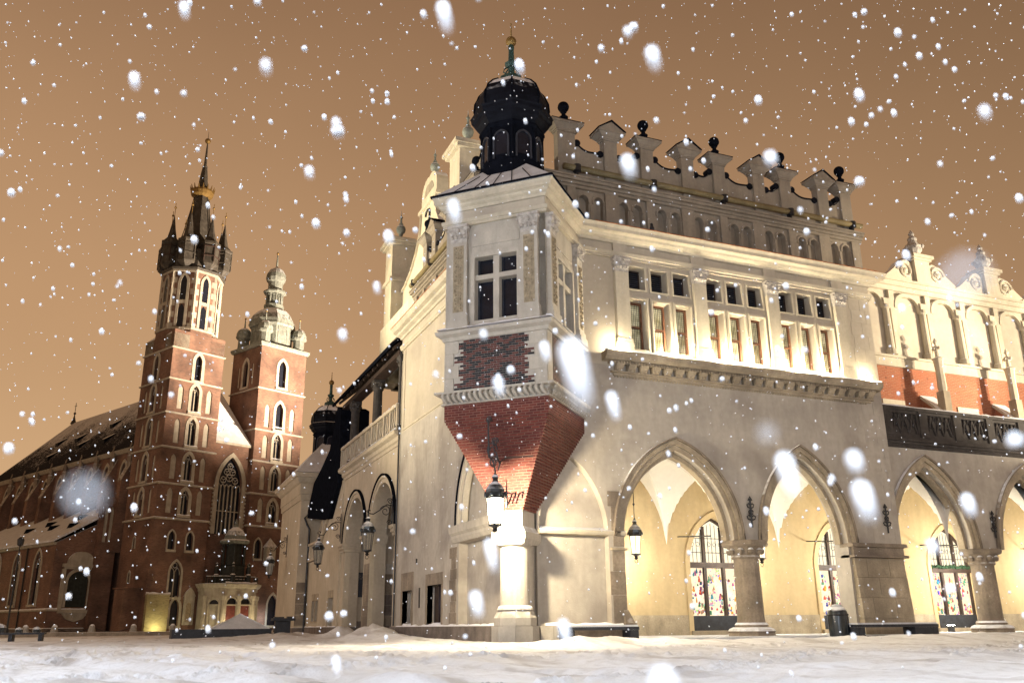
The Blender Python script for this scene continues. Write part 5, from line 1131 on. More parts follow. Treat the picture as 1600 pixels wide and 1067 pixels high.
# --- side aisle / chapel with snowy roof
af = NF(-7.1); hw_ = []
for u in (14.6, 21.0, 27.4, 33.8): hw_.append(ch_window(af, u, 3.6, 2.0, 6.6, fw=.3))
ae = FF(10.0)
alt = opening(-5.1, -2.5, 3.2, 6.2, 7.5, 10)
w = MB(); w.plate(af, rect(10.0, 45, -.1, 10.9), hw_, 0, -.8); w.plate(ae, [(-7.09, -.1), (-.0, -.1), (0, 14.6), (-7.09, 10.9)], [alt], -.002, -.8); Q_(w, 'aisle_wall', 'church')
Q_(MB().sweep([cw(-7.1, 45), cw(-7.1, 10)], [(-.1, 10.6), (.25, 10.65), (.4, 10.95), (-.1, 11.0)]), 'aisle_cornice', 'whitetrim')
s = MB(); s.add([(*cw(x, y), z) for x, y, z in ((-7.6, 9.7, 10.95), (-7.6, 45, 10.95), (1.05, 45, 16.2), (1.05, 9.7, 16.2), (-7.6, 9.7, 11.2), (-7.6, 45, 11.2), (1.05, 45, 16.5), (1.05, 9.7, 16.5))], [(0,3,2,1),(4,5,6,7),(0,1,5,4),(1,2,6,5),(2,3,7,6),(3,0,4,7)]); ar = Q_(s, 'aisle_roof', 'snowroof')
for u, t in ((13, .35), (16, .62), (19.5, .38), (24, .55), (28, .42)):
    x = -7.6+8.65*t; z = 11.2+5.3*t; p0 = CO+FX*x+FY*u+Vector((0,0,z)); q = MB(); q.add([p0-FY*.7, p0+FY*.7, p0+Vector((0,0,.6)), p0+FX*1.3+Vector((0,0,.85))-FY*.1], [(0,1,2),(1,3,2),(0,2,3)]); Q_(q, 'roof_vent', 'dark', ar)
Q_(MB().sweep([cw(-7.1, 45), cw(-7.1, 10), cw(0, 10)], [(-.1, 2.7), (.12, 2.75), (.2, 2.95), (-.1, 3.15)]), 'aisle_string_course', 'whitetrim')
Q_(MB().sweep([cw(-7.1, 45), cw(-7.1, 10), cw(0, 10)], [(-.1, -.1), (.2, -.1), (.2, .7), (-.1, .85)]), 'aisle_plinth', 'base')
for x in (16.6+.0,): Q_(MB().tube([af.p(17.9, 10.8, .15), af.p(17.9, .2, .15)], .1, 6), 'downpipe', 'iron')
s = MB(); s.plate(ae, ring(-5.1, -2.5, 3.2, 6.2, 7.5, .35, 10), [], .15, -.1); s.box(ae, -5.9, -1.7, 2.5, 2.9, 0, .5); s.box(ae, -6.0, -1.6, 8.0, 8.4, 0, .5); s.box(ae, -5.8, -1.8, 7.75, 7.998, 0, .3); s.plate(ae, arc(-5.5, -2.1, 8.4, 9.9, 8), [], .3, .0)
for u in (-5.75, -1.85): s.box(ae, u-.22, u+.22, 2.902, 7.748, 0, .28)
s.plate(ae, [(-5.4, 2.498), (-2.2, 2.498), (-2.8, 1.8), (-3.8, 1.5), (-4.8, 1.8)], [], .3, 0); s = Q_(s, 'altar_frame', 'whitetrim'); Q_(MB().plate(ae, alt, [], -.2, -.3), 'altar_picture', M['monument'], s)
Q_(MB().plate(FF(9.1), rect(-2.4, 0, -.1, 17.0), [opening(-1.9+.7*i, -1.45+.7*i, 11.2, 15.0, 15.8, 5) for i in range(3)], 0, -.85), 'stair_buttress', 'church')
for i in range(3): Q_(MB().plate(FF(9.1), opening(-1.9+.7*i, -1.45+.7*i, 11.2, 15.0, 15.8, 5), [], -.12, -.2), 'blind_lancet', 'whitetrim')
b = MB(); cbox(b, -2.2, -.002, 1.2, 3.4, -.1, 5.2); cbox(b, -2.4, -.002, 1.0, 3.6, 5.202, 5.35); Q_(b, 'corner_buttress', 'church')
# base courses, small flood-lit panel by the portal
Q_(MB().sweep(square(0, TW, 0, 7.6), [(-.1, -.1), (.45, -.1), (.4, 4.5), (-.1, 4.95)], True) if 0 else MB().box(f0, .02, 2.9, -.1, 4.5, .002, .5), 'tower_base', 'litbasebrick')
Q_(MB().box(f0, .0, 2.95, 4.502, 4.66, .002, .6), 'base_coping', 'whitetrim')
ep = MB(); ep.plate(f0, rect(5.1, 6.5, 1.0, 4.4), [opening(5.4, 6.2, 1.4, 3.2, 3.7, 6)], .2, .002); ep.plate(f0, [(5.0, 4.402), (6.6, 4.402), (6.3, 5.0), (5.8, 5.5), (5.3, 5.0)], [], .25, .002); ep = Q_(ep, 'wall_epitaph', 'whitetrim'); Q_(MB().plate(f0, opening(5.4, 6.2, 1.4, 3.2, 3.7, 6), [], .06, .002), 'epitaph_panel', 'relief', ep)
# --- baroque porch
pc = [(7.0, 0), (7.0, -1.6), (8.6, -3.4), (12.9, -3.4), (14.5, -1.6), (14.5, 0)]
W_ = [Vector((*cw(*p), 0)) for p in pc]
def seg(i): a, b = W_[i], W_[i+1]; U = (b-a).normalized(); return Fr(a, U, Vector((U.y, -U.x, 0))), (b-a).length
pm = MB(); holes = {2: [(.85, 'd'), (3.0, 'd')]}
for i in range(5):
    fr, L_ = seg(i); hs = []
    if i == 2: hs = [opening(L_*q-.75, L_*q+.75, .15, 3.6, 4.35, 8) for q in (.27, .73)]
    elif i in (1, 3): hs = [opening(L_/2-.6, L_/2+.6, .4, 3.4, 4.0, 8)]
    pm.plate(fr, rect(.01, L_-.01, -.1, 5.0), hs, 0, -.4)
pm = Q_(pm, 'porch', 'whitetrim')
for i in (1, 2, 3):
    fr, L_ = seg(i)
    for q in ((.27, .73) if i == 2 else (.5,)):
        w2 = .75 if i == 2 else .6; u = L_*q
        s = MB(); s.plate(fr, ring(u-w2, u+w2, .15, 3.5, 4.2, .14, 8), [], .08, .0); s.box(fr, u-w2-.2, u+w2+.2, 3.3, 3.45, -.2, .12); s = Q_(s, 'door_surround', 'whitetrim', pm)
        Q_(MB().box(fr, u-w2, u+w2, .15, 3.3, -.32, -.25), 'porch_door', 'doorred' if i == 2 else 'whitetrim', s); Q_(MB().plate(fr, opening(u-w2, u+w2, 3.46, 3.5, 4.3, 8), [], -.25, -.32), 'fanlight', 'glass', s)
        dm = MB()
        if i == 2:
            for a in (-.38, .38):
                for z in (.5, 1.4, 2.3): dm.box(fr, u+a-.26, u+a+.26, z, z+.7, -.248, -.2)
            Q_(dm, 'door_panel', 'doorred', s)
for i, v in enumerate(W_[1:5]):
    c = (v.x, v.y, 0); s = MB(); s.lathe(c, [(.4, -.1), (.4, .5), (.3, .6), (.27, 3.9), (.36, 4.1), (.42, 4.5)], 12); Q_(s, 'porch_column', 'whitetrim', pm)
v = (W_[2]+W_[3])/2; fr = seg(2)[0]; c = v+fr.N*.1; Q_(MB().lathe((c.x, c.y, 0), [(.36, -.1), (.36, .5), (.27, .6), (.25, 3.9), (.34, 4.1), (.4, 4.5)], 12), 'porch_column', 'whitetrim', pm)
PP = [tuple(p[:2]) for p in W_]
Q_(MB().sweep(PP, [(-.5, 5.0), (.1, 5.0), (.15, 5.4), (.35, 5.5), (.5, 5.8), (.55, 5.95), (-.5, 6.0)]), 'porch_cornice', 'whitetrim', pm)
Q_(MB().prism(PP, 5.6, 6.02), 'porch_roof', 'snowroof', pm)
mc = CO+FX*10.75+FY*-1.4; c = (mc.x, mc.y, 0)
s = MB(); s.lathe(c, [(1.9, 6.02), (1.9, 6.5), (1.7, 6.6), (1.65, 8.2), (1.8, 8.3)], 6, th); s.lathe(c, [(1.1, 8.3), (1.05, 11.0)], 6, th); mo = Q_(s, 'porch_lantern_tower', 'monument', pm)
for i in range(6):
    a = th+i*math.pi/3; q = (c[0]+1.5*math.cos(a), c[1]+1.5*math.sin(a), 0); Q_(MB().lathe(q, [(.22, 8.3), (.16, 8.5), (.14, 10.6), (.24, 10.9)], 8), 'colonnette', 'monument', mo)
    q = (c[0]+2.3*math.cos(a), c[1]+2.3*math.sin(a), 0); Q_(MB().lathe(q, [(.3, 6.02), (.3, 7.0), (.34, 7.05), (.2, 7.2), (.26, 7.6), (.2, 8.1), (.12, 8.25), (.16, 8.45), (.03, 8.65)], 8), 'porch_statue', 'monument', mo)
s = MB(); s.lathe(c, [(1.8, 11.0), (2.1, 11.2), (2.15, 11.4), (1.6, 11.6), (1.5, 12.1), (1.1, 12.7), (.4, 13.2), (.25, 13.6), (.08, 14.3)], 6, th); Q_(s, 'lantern_dome', 'palegreen', mo)
s = MB()
for i in range(24): t = i/23; p = W_[1].lerp(W_[2], min(1, t*3)) if t < .33 else (W_[2].lerp(W_[3], (t-.33)*3) if t < .67 else W_[3].lerp(W_[4], (t-.67)*3)); s.tube([(p.x, p.y, 6.02), (p.x, p.y, 6.8)], .06, 4)
s.tube([(p.x, p.y, 6.85) for p in W_[1:5]], .07, 5); Q_(s, 'porch_railing', 'monument', pm, kind='stuff')
cb_ = MB(); fr = f0; cb_.box(fr, 16.2, 17.6, 8.6, 11.0, .002, .8); cb_.add([fr.p(16.0, 11.01, .95), fr.p(17.8, 11.01, .95), fr.p(17.8, 11.01, 0), fr.p(16.0, 11.01, 0), fr.p(16.9, 12.3, .3)], [(0,1,4),(1,2,4),(2,3,4),(3,0,4),(3,2,1,0)]); Q_(cb_, 'tower_bay', 'whitetrim')
# small lamps that wash the porch and the tower's foot
for x in (8.2, 10.75, 13.3): p = cw(x, -5.0); light('porch_uplight', 'POINT', (p[0], p[1], .5), 230, (1, .82, .48), .12)
p = cw(1.3, -1.5); light('wall_uplight', 'POINT', (p[0], p[1], .45), 170, (1, .90, .46), .1)
p = cw(-10, 34); light('green_shop_light', 'POINT', (p[0], p[1], 2.2), 160, (.25, 1, .55), .15)
p = cw(16.5, -1.2); light('shop_light', 'POINT', (p[0], p[1], 1.6), 110, (.8, .9, 1), .15)

for fr, u0, u1, z, d0, d1 in ((f0, .0, 2.95, 4.662, .1, .6), (seg(2)[0], 0, 4.3, 6.022, .1, .55), (af, 10, 44, 2.9, .0, .2), (ae, -7.0, -2.5, 2.95, 0, .2)): snow_strip(fr, u0, u1, z, d0, d1, CHU, .14)
for fr, u in ((f0, 3.85), (f0, 17.1)):
    for z in (14.3, 18.6, 23.2, 27.7): snow_strip(fr, u-.9, u+.9, z-.002, -.1, .2, CHU, .12)
# ================================================================== LANTERNS
def lantern(label, p, top, bracket=None, glow='warmglow', power=0, sc=1.0, chain=None, col=(1, .80, .50), group='wrought iron lanterns', snow=True):
    """p = centre of the glass; the roof, cage and foot are parts"""
    x, y, z = p; t = thing('lantern', label, 'lantern', p, group)
    h = .36*sc; r = .25*sc
    g = MB(); g.lathe(p, [(r*.68, -h), (r, h*.9)], 6); g.build('lantern_glass', M[glow], t)
    c = MB()
    for i in range(6):
        a = i*math.pi/3; c.tube([(x+r*.70*math.cos(a), y+r*.70*math.sin(a), z-h), (x+r*1.03*math.cos(a), y+r*1.03*math.sin(a), z+h*.92)], .016*sc, 4)
    c.lathe(p, [(r*1.1, h*.9), (r*1.16, h*1.0), (r*1.1, h*1.06)], 6); c.build('cage', M['iron'], t)
    f = MB(); f.lathe(p, [(.03*sc, -h*1.62), (.09*sc, -h*1.5), (.05*sc, -h*1.35), (.1*sc, -h*1.22), (r*.8, -h*1.12), (r*.8, -h*1.0)], 8)
    f.tube([(x+.07*sc*math.cos(q*.7), y, z-h*1.8+.07*sc*math.sin(q*.7)) for q in range(10)], .012*sc, 4); f.build('foot', M['iron'], t)
    c = MB(); c.lathe(p, [(r*1.22, h*1.062), (r*1.12, h*1.35), (r*1.1, h*1.6), (r*.8, h*1.95), (r*.36, h*2.2), (r*.3, h*2.45), (r*.45, h*2.55), (r*.2, h*2.75), (.02, h*3.0)], 8)
    for i in range(8): a = i*math.pi/4; c.lathe((x+r*1.2*math.cos(a), y+r*1.2*math.sin(a), z+h*1.06), [(.03*sc, 0), (.035*sc, .06*sc), (.005, .14*sc)], 5)
    c.build('cap', M['bin'] if snow else M['iron'], t)
    if chain: MB().tube([(x, y, z+h*2.9), (x, y, chain)], .016, 5).ball((x, y, z+h*2.9+.55), .05, 6, 5).build('hanging_rod', M['iron'], t)
    if bracket:
        wx, wy, wz = bracket; tz = z+h*2.95; P = Vector((wx, wy, 0)); Dv = Vector((x-wx, y-wy, 0)); L = Dv.length; Dv.normalize()
        q = lambda s, zz: (wx+Dv.x*s, wy+Dv.y*s, zz)
        b = MB(); b.tube([q(0.0, wz-.1), q(.25*L, wz-.05), q(.55*L, wz-.35), q(.8*L, tz+.05), q(L, tz+.08), q(L*1.08, tz+.2), q(L*1.0, tz+.3), q(L*.93, tz+.2)], .03, 6)
        b.tube([q(L, tz+.1), q(L, tz-.1)], .02, 5)
        for cx, cz, rr in ((.30*L, wz-.38, .30), (.12*L, wz+.12, .16), (.12*L, wz-.95, .14)):
            b.tube([q(cx+rr*(1-k/24)*math.cos(k*.5), cz+rr*(1-k/24)*math.sin(k*.5)) for k in range(20)], .022, 5)
        b.tube([q(.02, wz+.45), q(.02, wz-1.25)], .028, 5); b.build('bracket', M['iron'], t)
    if power: light('lantern_light', 'POINT', (x, y, z-.02), power, col, .11)
    return t
lantern('lit iron lantern hanging from a scroll bracket on the brick corbel', (-1.58, -1.88, 4.02), 5.2, (-1.25, -1.5, 7.0) if 0 else None, 'hotglow', 9000, 1.15, None, (1, .84, .58))
lb = MB(); bp = Vector((-1.58, -1.88, 0)); 
qv = lambda l, d, z: (bp.x+S2*l-S2*d, bp.y-S2*l-S2*d, z)
lb.tube([qv(-.22, -.28, 7.0), qv(-.22, .05, 6.95), qv(-.2, .05, 5.75), qv(-.05, .05, 5.6), qv(0, 0, 5.3), qv(0, 0, 5.1)], .03, 6)
for l, z, r in ((-.10, 5.95, .20), (-.03, 5.55, .16), (-.2, 6.95, .1), (.02, 6.2, .12)): lb.tube([qv(l+r*(1-k/26)*math.cos(k*.5), .05, z+r*1.35*(1-k/26)*math.sin(k*.5)) for k in range(20)], .026, 5)
lb.tube([qv(.15, .0, 5.55), qv(.2, -.4, 5.75), qv(1.05, -.7, 5.8)], .022, 5); lb.tube([qv(.04, .05, 5.9), qv(.16, 0, 5.5), qv(.1, 0, 5.3)], .028, 5); lb.tube([qv(-.2, .05, 5.8), qv(-.2, -.9, 5.7)], .025, 5)
t_ = [o for o in bpy.data.objects if o.name == 'lantern'][0]; lb.build('bracket', M['iron'], t_)
s_ = MB()
for a, b in ((.5, 1), (.62, -1), (.75, 1)): s_.tube([qv(a, .1, 4.2), qv(a+.12, .1, 4.5), qv(a+.25*b, .1, 4.55), qv(a+.2*b, .1, 4.35)], .03, 5)
s_.tube([qv(.45, .1, 4.1), qv(.42, .1, 5.0)], [.05, .01], 5); s_.build('bracket_flourish', M['iron'], t_)
lantern('lit hexagonal lantern hanging in the first open arch beside the corner wall', (5.88, 2.2, 3.5), 5, None, 'warmglow', 170, .95, 7.0)
lantern('lit hanging lantern half hidden behind the round arcade column', (11.78, 2.2, 3.46), 5, None, 'warmglow', 170, .95, 7.0)
lantern('lit hanging lantern inside the third arch past the stone pier', (18.6, 2.2, 3.46), 5, None, 'warmglow', 190, .95, 7.0)
lantern('lit hanging lantern in the arch at the far end of the arcade', (24.6, 2.2, 3.46), 5, None, 'warmglow', 190, .95, 7.0)
lantern('unlit snow-capped lantern on a scroll bracket between loggia arch and plaster wall', (-1.25, 16.0, 4.62), 6, (-.02, 16.0, 6.5), 'dimpane', 0, 1.2)
lantern('unlit lantern on a bracket at the foot of the stair balustrade', (-1.35, 28.0, 4.72), 6, (-.02, 28.05, 6.9), 'dimpane', 0, 1.15)
lantern('unlit lantern on the far pavilion, seen against the church porch', (-2.1, 43.0, 4.85), 6, (-.82, 43.6, 7.0), 'dimpane', 0, 1.2)
# added fill lights hanging unseen in the passage, to brighten walls and vault
for x, p_ in ((6.3, 420), (12.2, 420), (18.4, 620), (24.6, 620), (30.5, 500), (36.5, 400)): light('arcade_fill', 'POINT', (x, 2.9, 3.0), p_*1.05, (1, .92, .76), .2)
light('wall_flood', 'POINT', (22.6, 2.6, 1.0), 90, (1, .95, .85), .08)
fl = thing('ground_spotlight', 'bright white spotlight on the arcade floor by the stone pier', 'spotlight', (22.6, 3.0, .14)); MB().lathe((22.6, 3.0, .135), [(.16, 0), (.14, .1), (.18, .28)], 10).build('housing', M['iron'], fl); MB().lathe((22.6, 3.0, .135), [(.16, .281), (.16, .3)], 10).build('lens', emit('spot_lens', (1, .97, .9), 60), fl)

# floodlights on the window sill
SL = ['at the oriel end', 'below the first mullion', 'by the second pilaster', 'below the middle window group', 'by the third pilaster', 'below the last window group', 'at the far end']
for i, u in enumerate((4.05, 6.55, 8.75, 10.2, 12.4, 13.9, 16.35)):
    t = thing('sill_floodlight', 'small floodlight on the long window sill, '+SL[i], 'floodlight', tuple(RF.p(u, 10.36, .32)), 'floodlights on the sill')
    MB().box(RF, u-.14, u+.14, 10.352, 10.44, .24, .40).build('housing', M['greydark'], t); MB().box(RF, u-.12, u+.12, 10.441, 10.455, .26, .38).build('lens', M['hotglow'], t)
    light('sill_light', 'POINT', RF.p(u, 10.60, .45), (130, 430, 430, 430, 430, 430, 110)[i], (1, .86, .60), .07)
# ================================================================== BENCHES, BIN, SQUARE
def bench(label, u0, u1, y0, y1):
    t = thing('bench', label, 'bench', ((u0+u1)/2, (y0+y1)/2, 0), 'dark benches by the arcade'); x = t.location.x
    for k in range(4): a = y0+(y1-y0)*k/4; MB().abox(u0, u1, a+.01, a+(y1-y0)/4-.01, .40, .50).build('slat', M['greydark'], t)
    for q in (u0+.02, u1-.34 if u1-u0 < 3 else u1-1.2): MB().abox(q, q+(.32 if u1-u0 < 3 else (1.18 if q > x else .3)), y0+.03, y1-.03, -.08, .398).build('leg', M['greydark'], t)
    MB().abox(u0+.35, u1-1.21 if u1-u0 > 3 else u1-.35, y0+.06, y0+.12, .02, .1).build('stretcher', M['greydark'], t)
    MB().abox(u0+.03, u1-.03, y0+.03, y1-.03, .502, .56).build('snow_cover', M['snowroof'], t)
    return t
bench('long dark bench under a snow layer against the wall left of the first arch', 1.2, 3.95, -1.05, -.45)
bench('dark bench with an open end and a solid end in front of the stone pier', 12.75, 16.7, -1.75, -1.1)
t = thing('litter_bin', 'black round-topped litter bin beside the bench at the pier', 'bin', (12.55, -.95, 0)); c = (12.55, -.95, 0)
b = MB(); b.lathe(c, [(.34, -.05), (.36, .1), (.37, .85), (.34, 1.0), (.25, 1.12), (.08, 1.18)], 18); b.build('body', M['bin'], t, smooth=True)
MB().lathe(c, [(.385, .82), (.40, .85), (.385, .88)], 18).build('rim', M['iron'], t); f = MB()
for i in range(9): a = i*2*math.pi/9; f.tube([(c[0]+.365*math.cos(a), c[1]+.365*math.sin(a), .1), (c[0]+.375*math.cos(a), c[1]+.375*math.sin(a), .8)], .015, 4)
f.build('body_rib', M['iron'], t, kind='stuff'); MB().lathe(c, [(.22, 1.14), (.16, 1.21), (.03, 1.24)], 12).build('snow_cap', M['snowroof'], t, smooth=True)
t = thing('cloth_bundle', 'white cloth bundle leaning by the shop door at the last round column', 'bundle', (26.9, 3.9, .14)); MB().lathe((26.9, 3.9, .137), [(.2, 0), (.28, .2), (.22, .5), (.1, .7), (.16, .85), (.1, 1.0), (.02, 1.1)], 10).build('cloth', M['doll'], t, smooth=True)
p = thing('pigeon', 'dark pigeon sitting on the lit cornice before the blind arcade', 'pigeon', (5.85, -.35, 15.56))
b = MB(); b.lathe((5.85, -.35, 15.56), [(.03, .02), (.09, .08), (.10, .17), (.06, .25), (.055, .30), (.06, .34), (.02, .40)], 8); b.tube([(5.85, -.35, 15.66), (6.02, -.33, 15.60)], [.07, .03], 5); b.tube([(5.80, -.36, 15.92), (5.75, -.37, 15.91)], [.02, .005], 4); b.build('body', M['iron'], p, smooth=True)
# low platform with the snowed-up glass pyramid, stone table
def gz(x, y): return float(ground_z(np.array([x]), np.array([y]))[0])
pl = thing('basin_wall', 'low dark stone basin wall in front of the church porch', 'wall', (-6.2, 31.4, 0)); MB().abox(-9.2, -3.35, 31.2, 33.6, -.1, .52).build('wall_block', M['greydark'], pl)
py = thing('glass_pyramid', 'low white pyramid skylight covered with snow before the church porch', 'pyramid', (-5.05, 33.0, 0))
MB().add([(-6.95, 31.5, .50), (-3.45, 31.5, .50), (-3.45, 35, .50), (-6.95, 35, .50), (-5.1, 33.2, 1.42)], [(0,1,4),(1,2,4),(2,3,4),(3,0,4),(3,2,1,0)]).build('snow_cover', M['snowroof'], py)
e = MB(); 
for a, b in (((-6.95,31.5,.52),(-5.1,33.2,1.44)), ((-3.45,31.5,.52),(-5.1,33.2,1.44))): e.tube([a, b], .03, 5)
e.build('edge_bar', M['snowroof'], py)
st = thing('information_stand', 'dark table-shaped stand between snow pyramid and far pavilion', 'stand', (-2.75, 31.0, 0)); MB().abox(-3.2, -2.3, 30.7, 31.3, -.1, .98).build('pedestal', M['greydark'], st); MB().abox(-3.4, -2.05, 30.5, 31.5, .982, 1.14).build('table_top', M['greydark'], st); MB().abox(-3.3, -2.7, 30.8, 31.2, 1.142, 1.22).abox(-2.5, -2.2, 30.8, 31.2, 1.142, 1.24).build('box_lid', M['iron'], st)
BL_ = ['by the aisle window', 'before the altar frame', 'at the aisle corner', 'beside the yellow-lit wall', 'just left of the porch']
for i, (x, y) in enumerate(((-19.34, 59.5), (-17.17, 59.66), (-14.28, 59.77), (-10.97, 59.79), (-7.76, 59.69))):
    g0 = gz(x, y)-.05; t = thing('bollard', 'pale conical stone bollard '+BL_[i], 'bollard', (x, y, g0), 'stone bollards before the church'); MB().lathe((x, y, g0), [(.34, 0), (.30, .5), (.22, .85), (.1, .98), (.02, 1.0)], 12).build('stone', M['rub'], t, smooth=True)
    if i < 3:
        xs = ((-19.34, 59.5), (-17.17, 59.66), (-14.28, 59.77), (-10.97, 59.79))[i+1]; MB().tube([(x+(xs[0]-x)*k/8, y+(xs[1]-y)*k/8, g0+.8-.45*(1-(k/4-1)**2)) for k in range(9)], .03, 4).build('chain', M['iron'], t)
pt = thing('wooden_platform', 'low dark platform at the edge of the square by the aisle', 'platform', (-17.3, 31.5, 0))
for k in range(5): MB().abox(-19.5, -16.0, 31.0+k*.35, 31.33+k*.35, .32, .42).build('plank', M['greydark'], pt)
for x in (-19.2, -17.8, -16.3): MB().abox(x, x+.2, 31.05, 32.6, -.08, .318).build('leg', M['greydark'], pt)
for lab, x, w_, h_ in (('larger black tarpaulin heap with snow on the dark platform', -18.35, .36, .45), ('small black bucket in the middle of the dark platform', -17.35, .2, .26), ('black crate at the near end of the dark platform', -16.45, .22, .28)):
    t = thing('black_container', lab, 'container', (x, 31.5, .425)); MB().lathe((x, 31.5, .425), [(w_, 0), (w_*1.05, h_*.6), (w_*.8, h_*.9), (w_*.3, h_)], 8).build('body', M['bin'], t); MB().lathe((x, 31.5, .425), [(w_*.7, h_*.93), (w_*.3, h_*1.06), (.02, h_*1.1)], 8).build('snow_cap', M['snowroof'], t)
t = thing('lamp_post', 'thin black lamp post standing by the aisle wall', 'lamp post', (-21.0, 62.5, 0)); MB().tube([(-21.0, 62.5, -.1), (-21.0, 62.5, 7.6)], [.09, .05], 8).build('post', M['iron'], t); MB().lathe((-21.0, 62.5, 7.6), [(.08, 0), (.25, .1), (.3, .6), (.1, .8)], 8).build('lamp_head', M['iron'], t); MB().lathe((-21.0, 62.5, -.1), [(.25, 0), (.2, .7), (.1, .8)], 8).build('foot', M['iron'], t)
# low snow-covered kerb line along the church
kb = MB(); kb.sweep([(-30, 57.0), (-2, 58.2)], [(-.3, -.2), (.2, -.2), (.2, .34), (-.3, .36)]); kb = kb.build('church_kerb', M['brown']); kb['kind'] = 'structure'
# ================================================================== FALLING SNOW
def mat_flake():
    """white snow, fading out along the built-in motion trail (vertex attribute 'dense')"""
    m, t, b, N, L = nodes('snowflake_white'); b.inputs['Base Color'].default_value = (.9, .92, .95, 1); b.inputs['Roughness'].default_value = .9; b.inputs['Specular IOR Level'].default_value = .1
    at = N.new('ShaderNodeAttribute'); at.attribute_name = 'dense'; L.new(at.outputs['Fac'], b.inputs['Alpha'])
    return m
M['flake'] = mat_flake()
PROF = [(.03, .98, 1), (.45, .88, 1), (.78, .58, 1), (.97, .2, 1), (1.0, -.1, 1), (.99, -.25, .95), (.97, -.42, .72), (.94, -.6, .42), (.88, -.76, .20), (.8, -.9, .06), (.65, -1, 0)]  # tail is a motion trail built into the flake, fading by the last value
def flake_geo(L, n=6):
    """round clump of radius 1 with a fading motion trail L long"""
    V = []; F = []; D = []
    for q, z, a in PROF:
        zz = z if z > -.1 else -.1+(z+.1)*L/.9
        for i in range(n): V.append((q*math.cos(2*math.pi*i/n), q*math.sin(2*math.pi*i/n), zz)); D.append(a)
    for j in range(len(PROF)-1):
        for i in range(n): F.append((j*n+i, j*n+(i+1) % n, (j+1)*n+(i+1) % n, (j+1)*n+i))
    return np.array(V), np.array(F), np.array(D)
def flake_mesh(name, V, F, D):
    me = bpy.data.meshes.new(name); me.from_pydata(V.tolist(), [], F.tolist()); me.materials.append(M['flake'])
    at = me.attributes.new('dense', 'FLOAT', 'POINT'); at.data.foreach_set('value', D.astype(np.float32)); me.polygons.foreach_set('use_smooth', [True]*len(F)); return me
rng = np.random.RandomState(11)
rot_ = Vector((0,0,1)).rotation_difference(Vector((-.20*_rt.x, -.20*_rt.y, 1))).to_matrix()      # tails lean with the wind
RT = np.array(rot_)
VS, FS, DS = [], [], []; base_n = 0
N_FL = 7200
fwh = np.array([math.cos(math.atan2(_fw.y, _fw.x)), math.sin(math.atan2(_fw.y, _fw.x))]); rth = np.array([fwh[1], -fwh[0]])
d = 1.5+22.5*rng.rand(N_FL)**.62; lat = (rng.rand(N_FL)*2-1)*.80*d; hz_ = .02+rng.rand(N_FL)*1.08*d
g1, f1, d1 = flake_geo(1.6, 6)
for k in range(len(d)):
    r = .0040+.0100*rng.rand()**1.25; x = CAM.x+fwh[0]*d[k]+rth[0]*lat[k]; y = CAM.y+fwh[1]*d[k]+rth[1]*lat[k]
    if y > -3.5 and x > -4: continue
    v = (g1*np.array([1, 1, .7+.7*rng.rand()]))@RT.T*r+np.array([x, y, .25+hz_[k]]); VS.append(v); FS.append(f1+base_n); DS.append(d1); base_n += len(v)
fo = bpy.data.objects.new('falling_snow', flake_mesh('falling_snow', np.concatenate(VS), np.concatenate(FS), np.concatenate(DS))); COL.objects.link(fo); tag(fo, 'countless small snowflakes drifting down across the whole square', 'snowfall'); fo['kind'] = 'stuff'
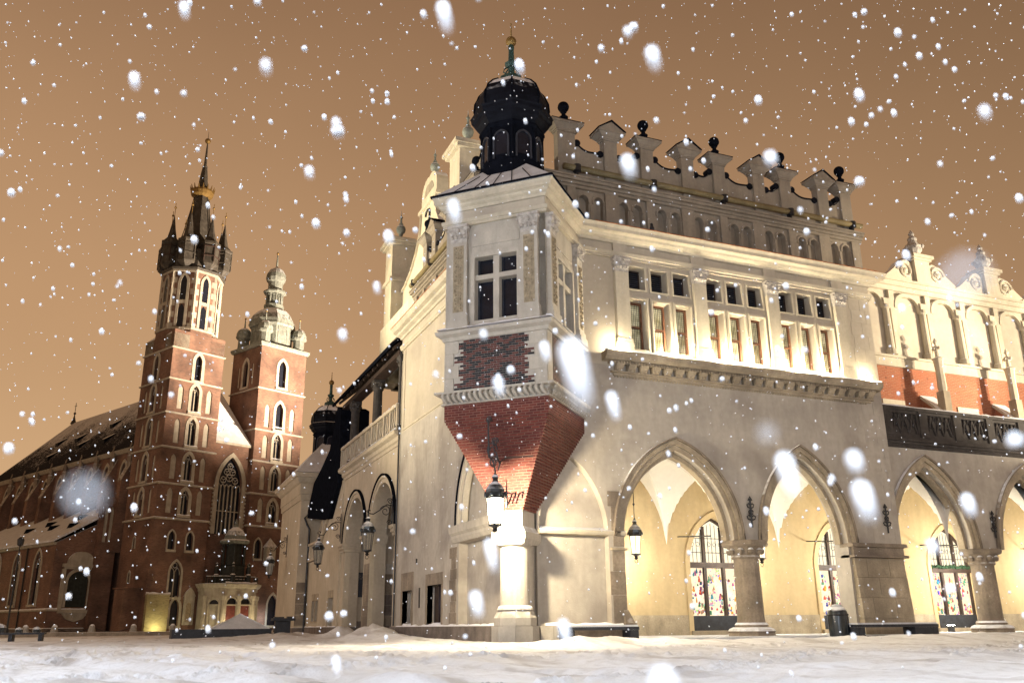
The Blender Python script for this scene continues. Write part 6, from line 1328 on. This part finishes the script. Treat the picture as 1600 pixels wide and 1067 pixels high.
FLK = [
('biggest snowflake, an overexposed blob before the oriel brickwork', -11.8504, -27.6707, 0.7325, 0.00830, 5.5),
('bright oval snowflake in the sky above the gabled merlons', -11.5674, -27.3682, 1.2556, 0.00834, 3.4),
('big bright snowflake before the second pointed arch', -11.5512, -27.5234, 0.6982, 0.00835, 4.5),
('upper of two overlapping snowflakes by the corner pier', -11.4905, -27.5499, 0.7006, 0.00712, 2.2),
('lower of two overlapping snowflakes by the corner pier', -11.4803, -27.5441, 0.6713, 0.00896, 3.7),
('bright snowflake before the crenellated attic', -11.5807, -27.3159, 1.1217, 0.00834, 3.1),
('snowflake at the top edge of the sky left of the turret', -11.8229, -27.2798, 1.3131, 0.00834, 4.8),
('slanting snowflake beside the biggest one, on plain plaster', -11.5659, -27.2212, 0.8313, 0.00668, 5.1),
('snowflake low before the corner column base', -11.6991, -27.0795, 0.5864, 0.00751, 3.8),
('long snowflake beside the lit corner lantern', -11.6899, -27.1059, 0.6510, 0.00668, 5.8),
('snowflake over the bench end at the wall', -11.5905, -27.1135, 0.5515, 0.00668, 4.4),
('snowflake in the sky between spire and turret', -11.8775, -26.8749, 1.3635, 0.00650, 2.9),
('round snowflake above the attic ball finials', -11.4110, -27.3893, 1.1257, 0.00751, 1.9),
('snowflake alone in the upper sky beyond the attic', -11.1625, -27.5140, 1.1811, 0.00585, 2.5),
('snowflake in the upper sky over the lower church tower', -12.0264, -27.1699, 1.2455, 0.00585, 2.8),
('snowflake in the sky left of the crowned spire', -12.1999, -26.7642, 1.4384, 0.00758, 3.4),
('snowflake at the very top of the sky above the spire', -12.1354, -26.8308, 1.5510, 0.00758, 3.4),
('snowflake before the eave of the oriel roof', -11.7823, -27.2124, 1.0698, 0.00668, 4.4),
('snowflake in the sky right of the crowned spire', -11.9102, -26.8340, 1.2856, 0.00650, 2.5),
('snowflake in the sky above the domed far turret', -11.8279, -26.7778, 1.0236, 0.00650, 2.5),
('snowflake in the sky before the lit gable pedestal', -11.7841, -26.8231, 1.1004, 0.00434, 4.1),
('snowflake before the carved moulding under the brick panel', -11.7035, -27.1702, 0.8522, 0.00585, 3.8),
('snowflake low over the trampled snow of the square', -11.7765, -26.6169, 0.4984, 0.00650, 4.1),
('large pale snowflake at the bottom edge over the ground', -11.7664, -27.6301, 0.5132, 0.00964, 0.9),
('snowflake in the third arch past the pier', -11.1271, -27.3621, 0.7012, 0.00751, 3.3),
('small bright snowflake high in the sky right of the turret finial', -11.4411, -27.1095, 1.5058, 0.00650, 2.2),
('snowflake before the traceried shop arch', -11.1627, -27.3279, 0.6463, 0.00668, 2.1),
('bluish round snowflake before the terrace balustrade', -11.3501, -27.6147, 0.7157, 0.00712, 1.0),
('small snowflake on the oriel sill', -11.6086, -26.8701, 1.0216, 0.00542, 2.4),
('snowflake before the pale quoins of the brick panel', -11.5115, -26.9038, 1.0002, 0.00758, 4.1),
]
BLURRED = [
('large faint round snowflake in the sky above the scrolled hall attic', -11.6612, -27.8381, 0.7537, 0.01570),
('large faint round snowflake before the church aisle roof', -12.1490, -27.5881, 0.6298, 0.01356),
('small faint round snowflake on plain plaster above the arcade column', -11.7637, -27.7630, 0.6626, 0.00607),
]
fmesh = {}
for lab, x, y, z, r, L in FLK:
    key = round(L, 1)
    if key not in fmesh: V, F, D = flake_geo(key, 16); fmesh[key] = flake_mesh('snowflake', V@RT.T, F, D)
    o = bpy.data.objects.new('snowflake', fmesh[key]); COL.objects.link(o); o.location = (x, y, z); o.scale = (r, r, r); tag(o, lab, 'snowflake', 'big snowflakes close to the viewer')

# three see-through balls standing in for out-of-focus flakes near the lens
m, t, b, N, L = nodes('out_of_focus_flake'); b.inputs['Base Color'].default_value = (.9, .92, .95, 1); b.inputs['Alpha'].default_value = .11; b.inputs['Roughness'].default_value = 1; b.inputs['Specular IOR Level'].default_value = 0
for lab, x, y, z, r in BLURRED:
    o = MB().ball((0,0,0), r, 20, 12).build('snowflake', m, None, smooth=True); o.location = (x, y, z); tag(o, lab, 'snowflake', 'faint wispy snowflakes')
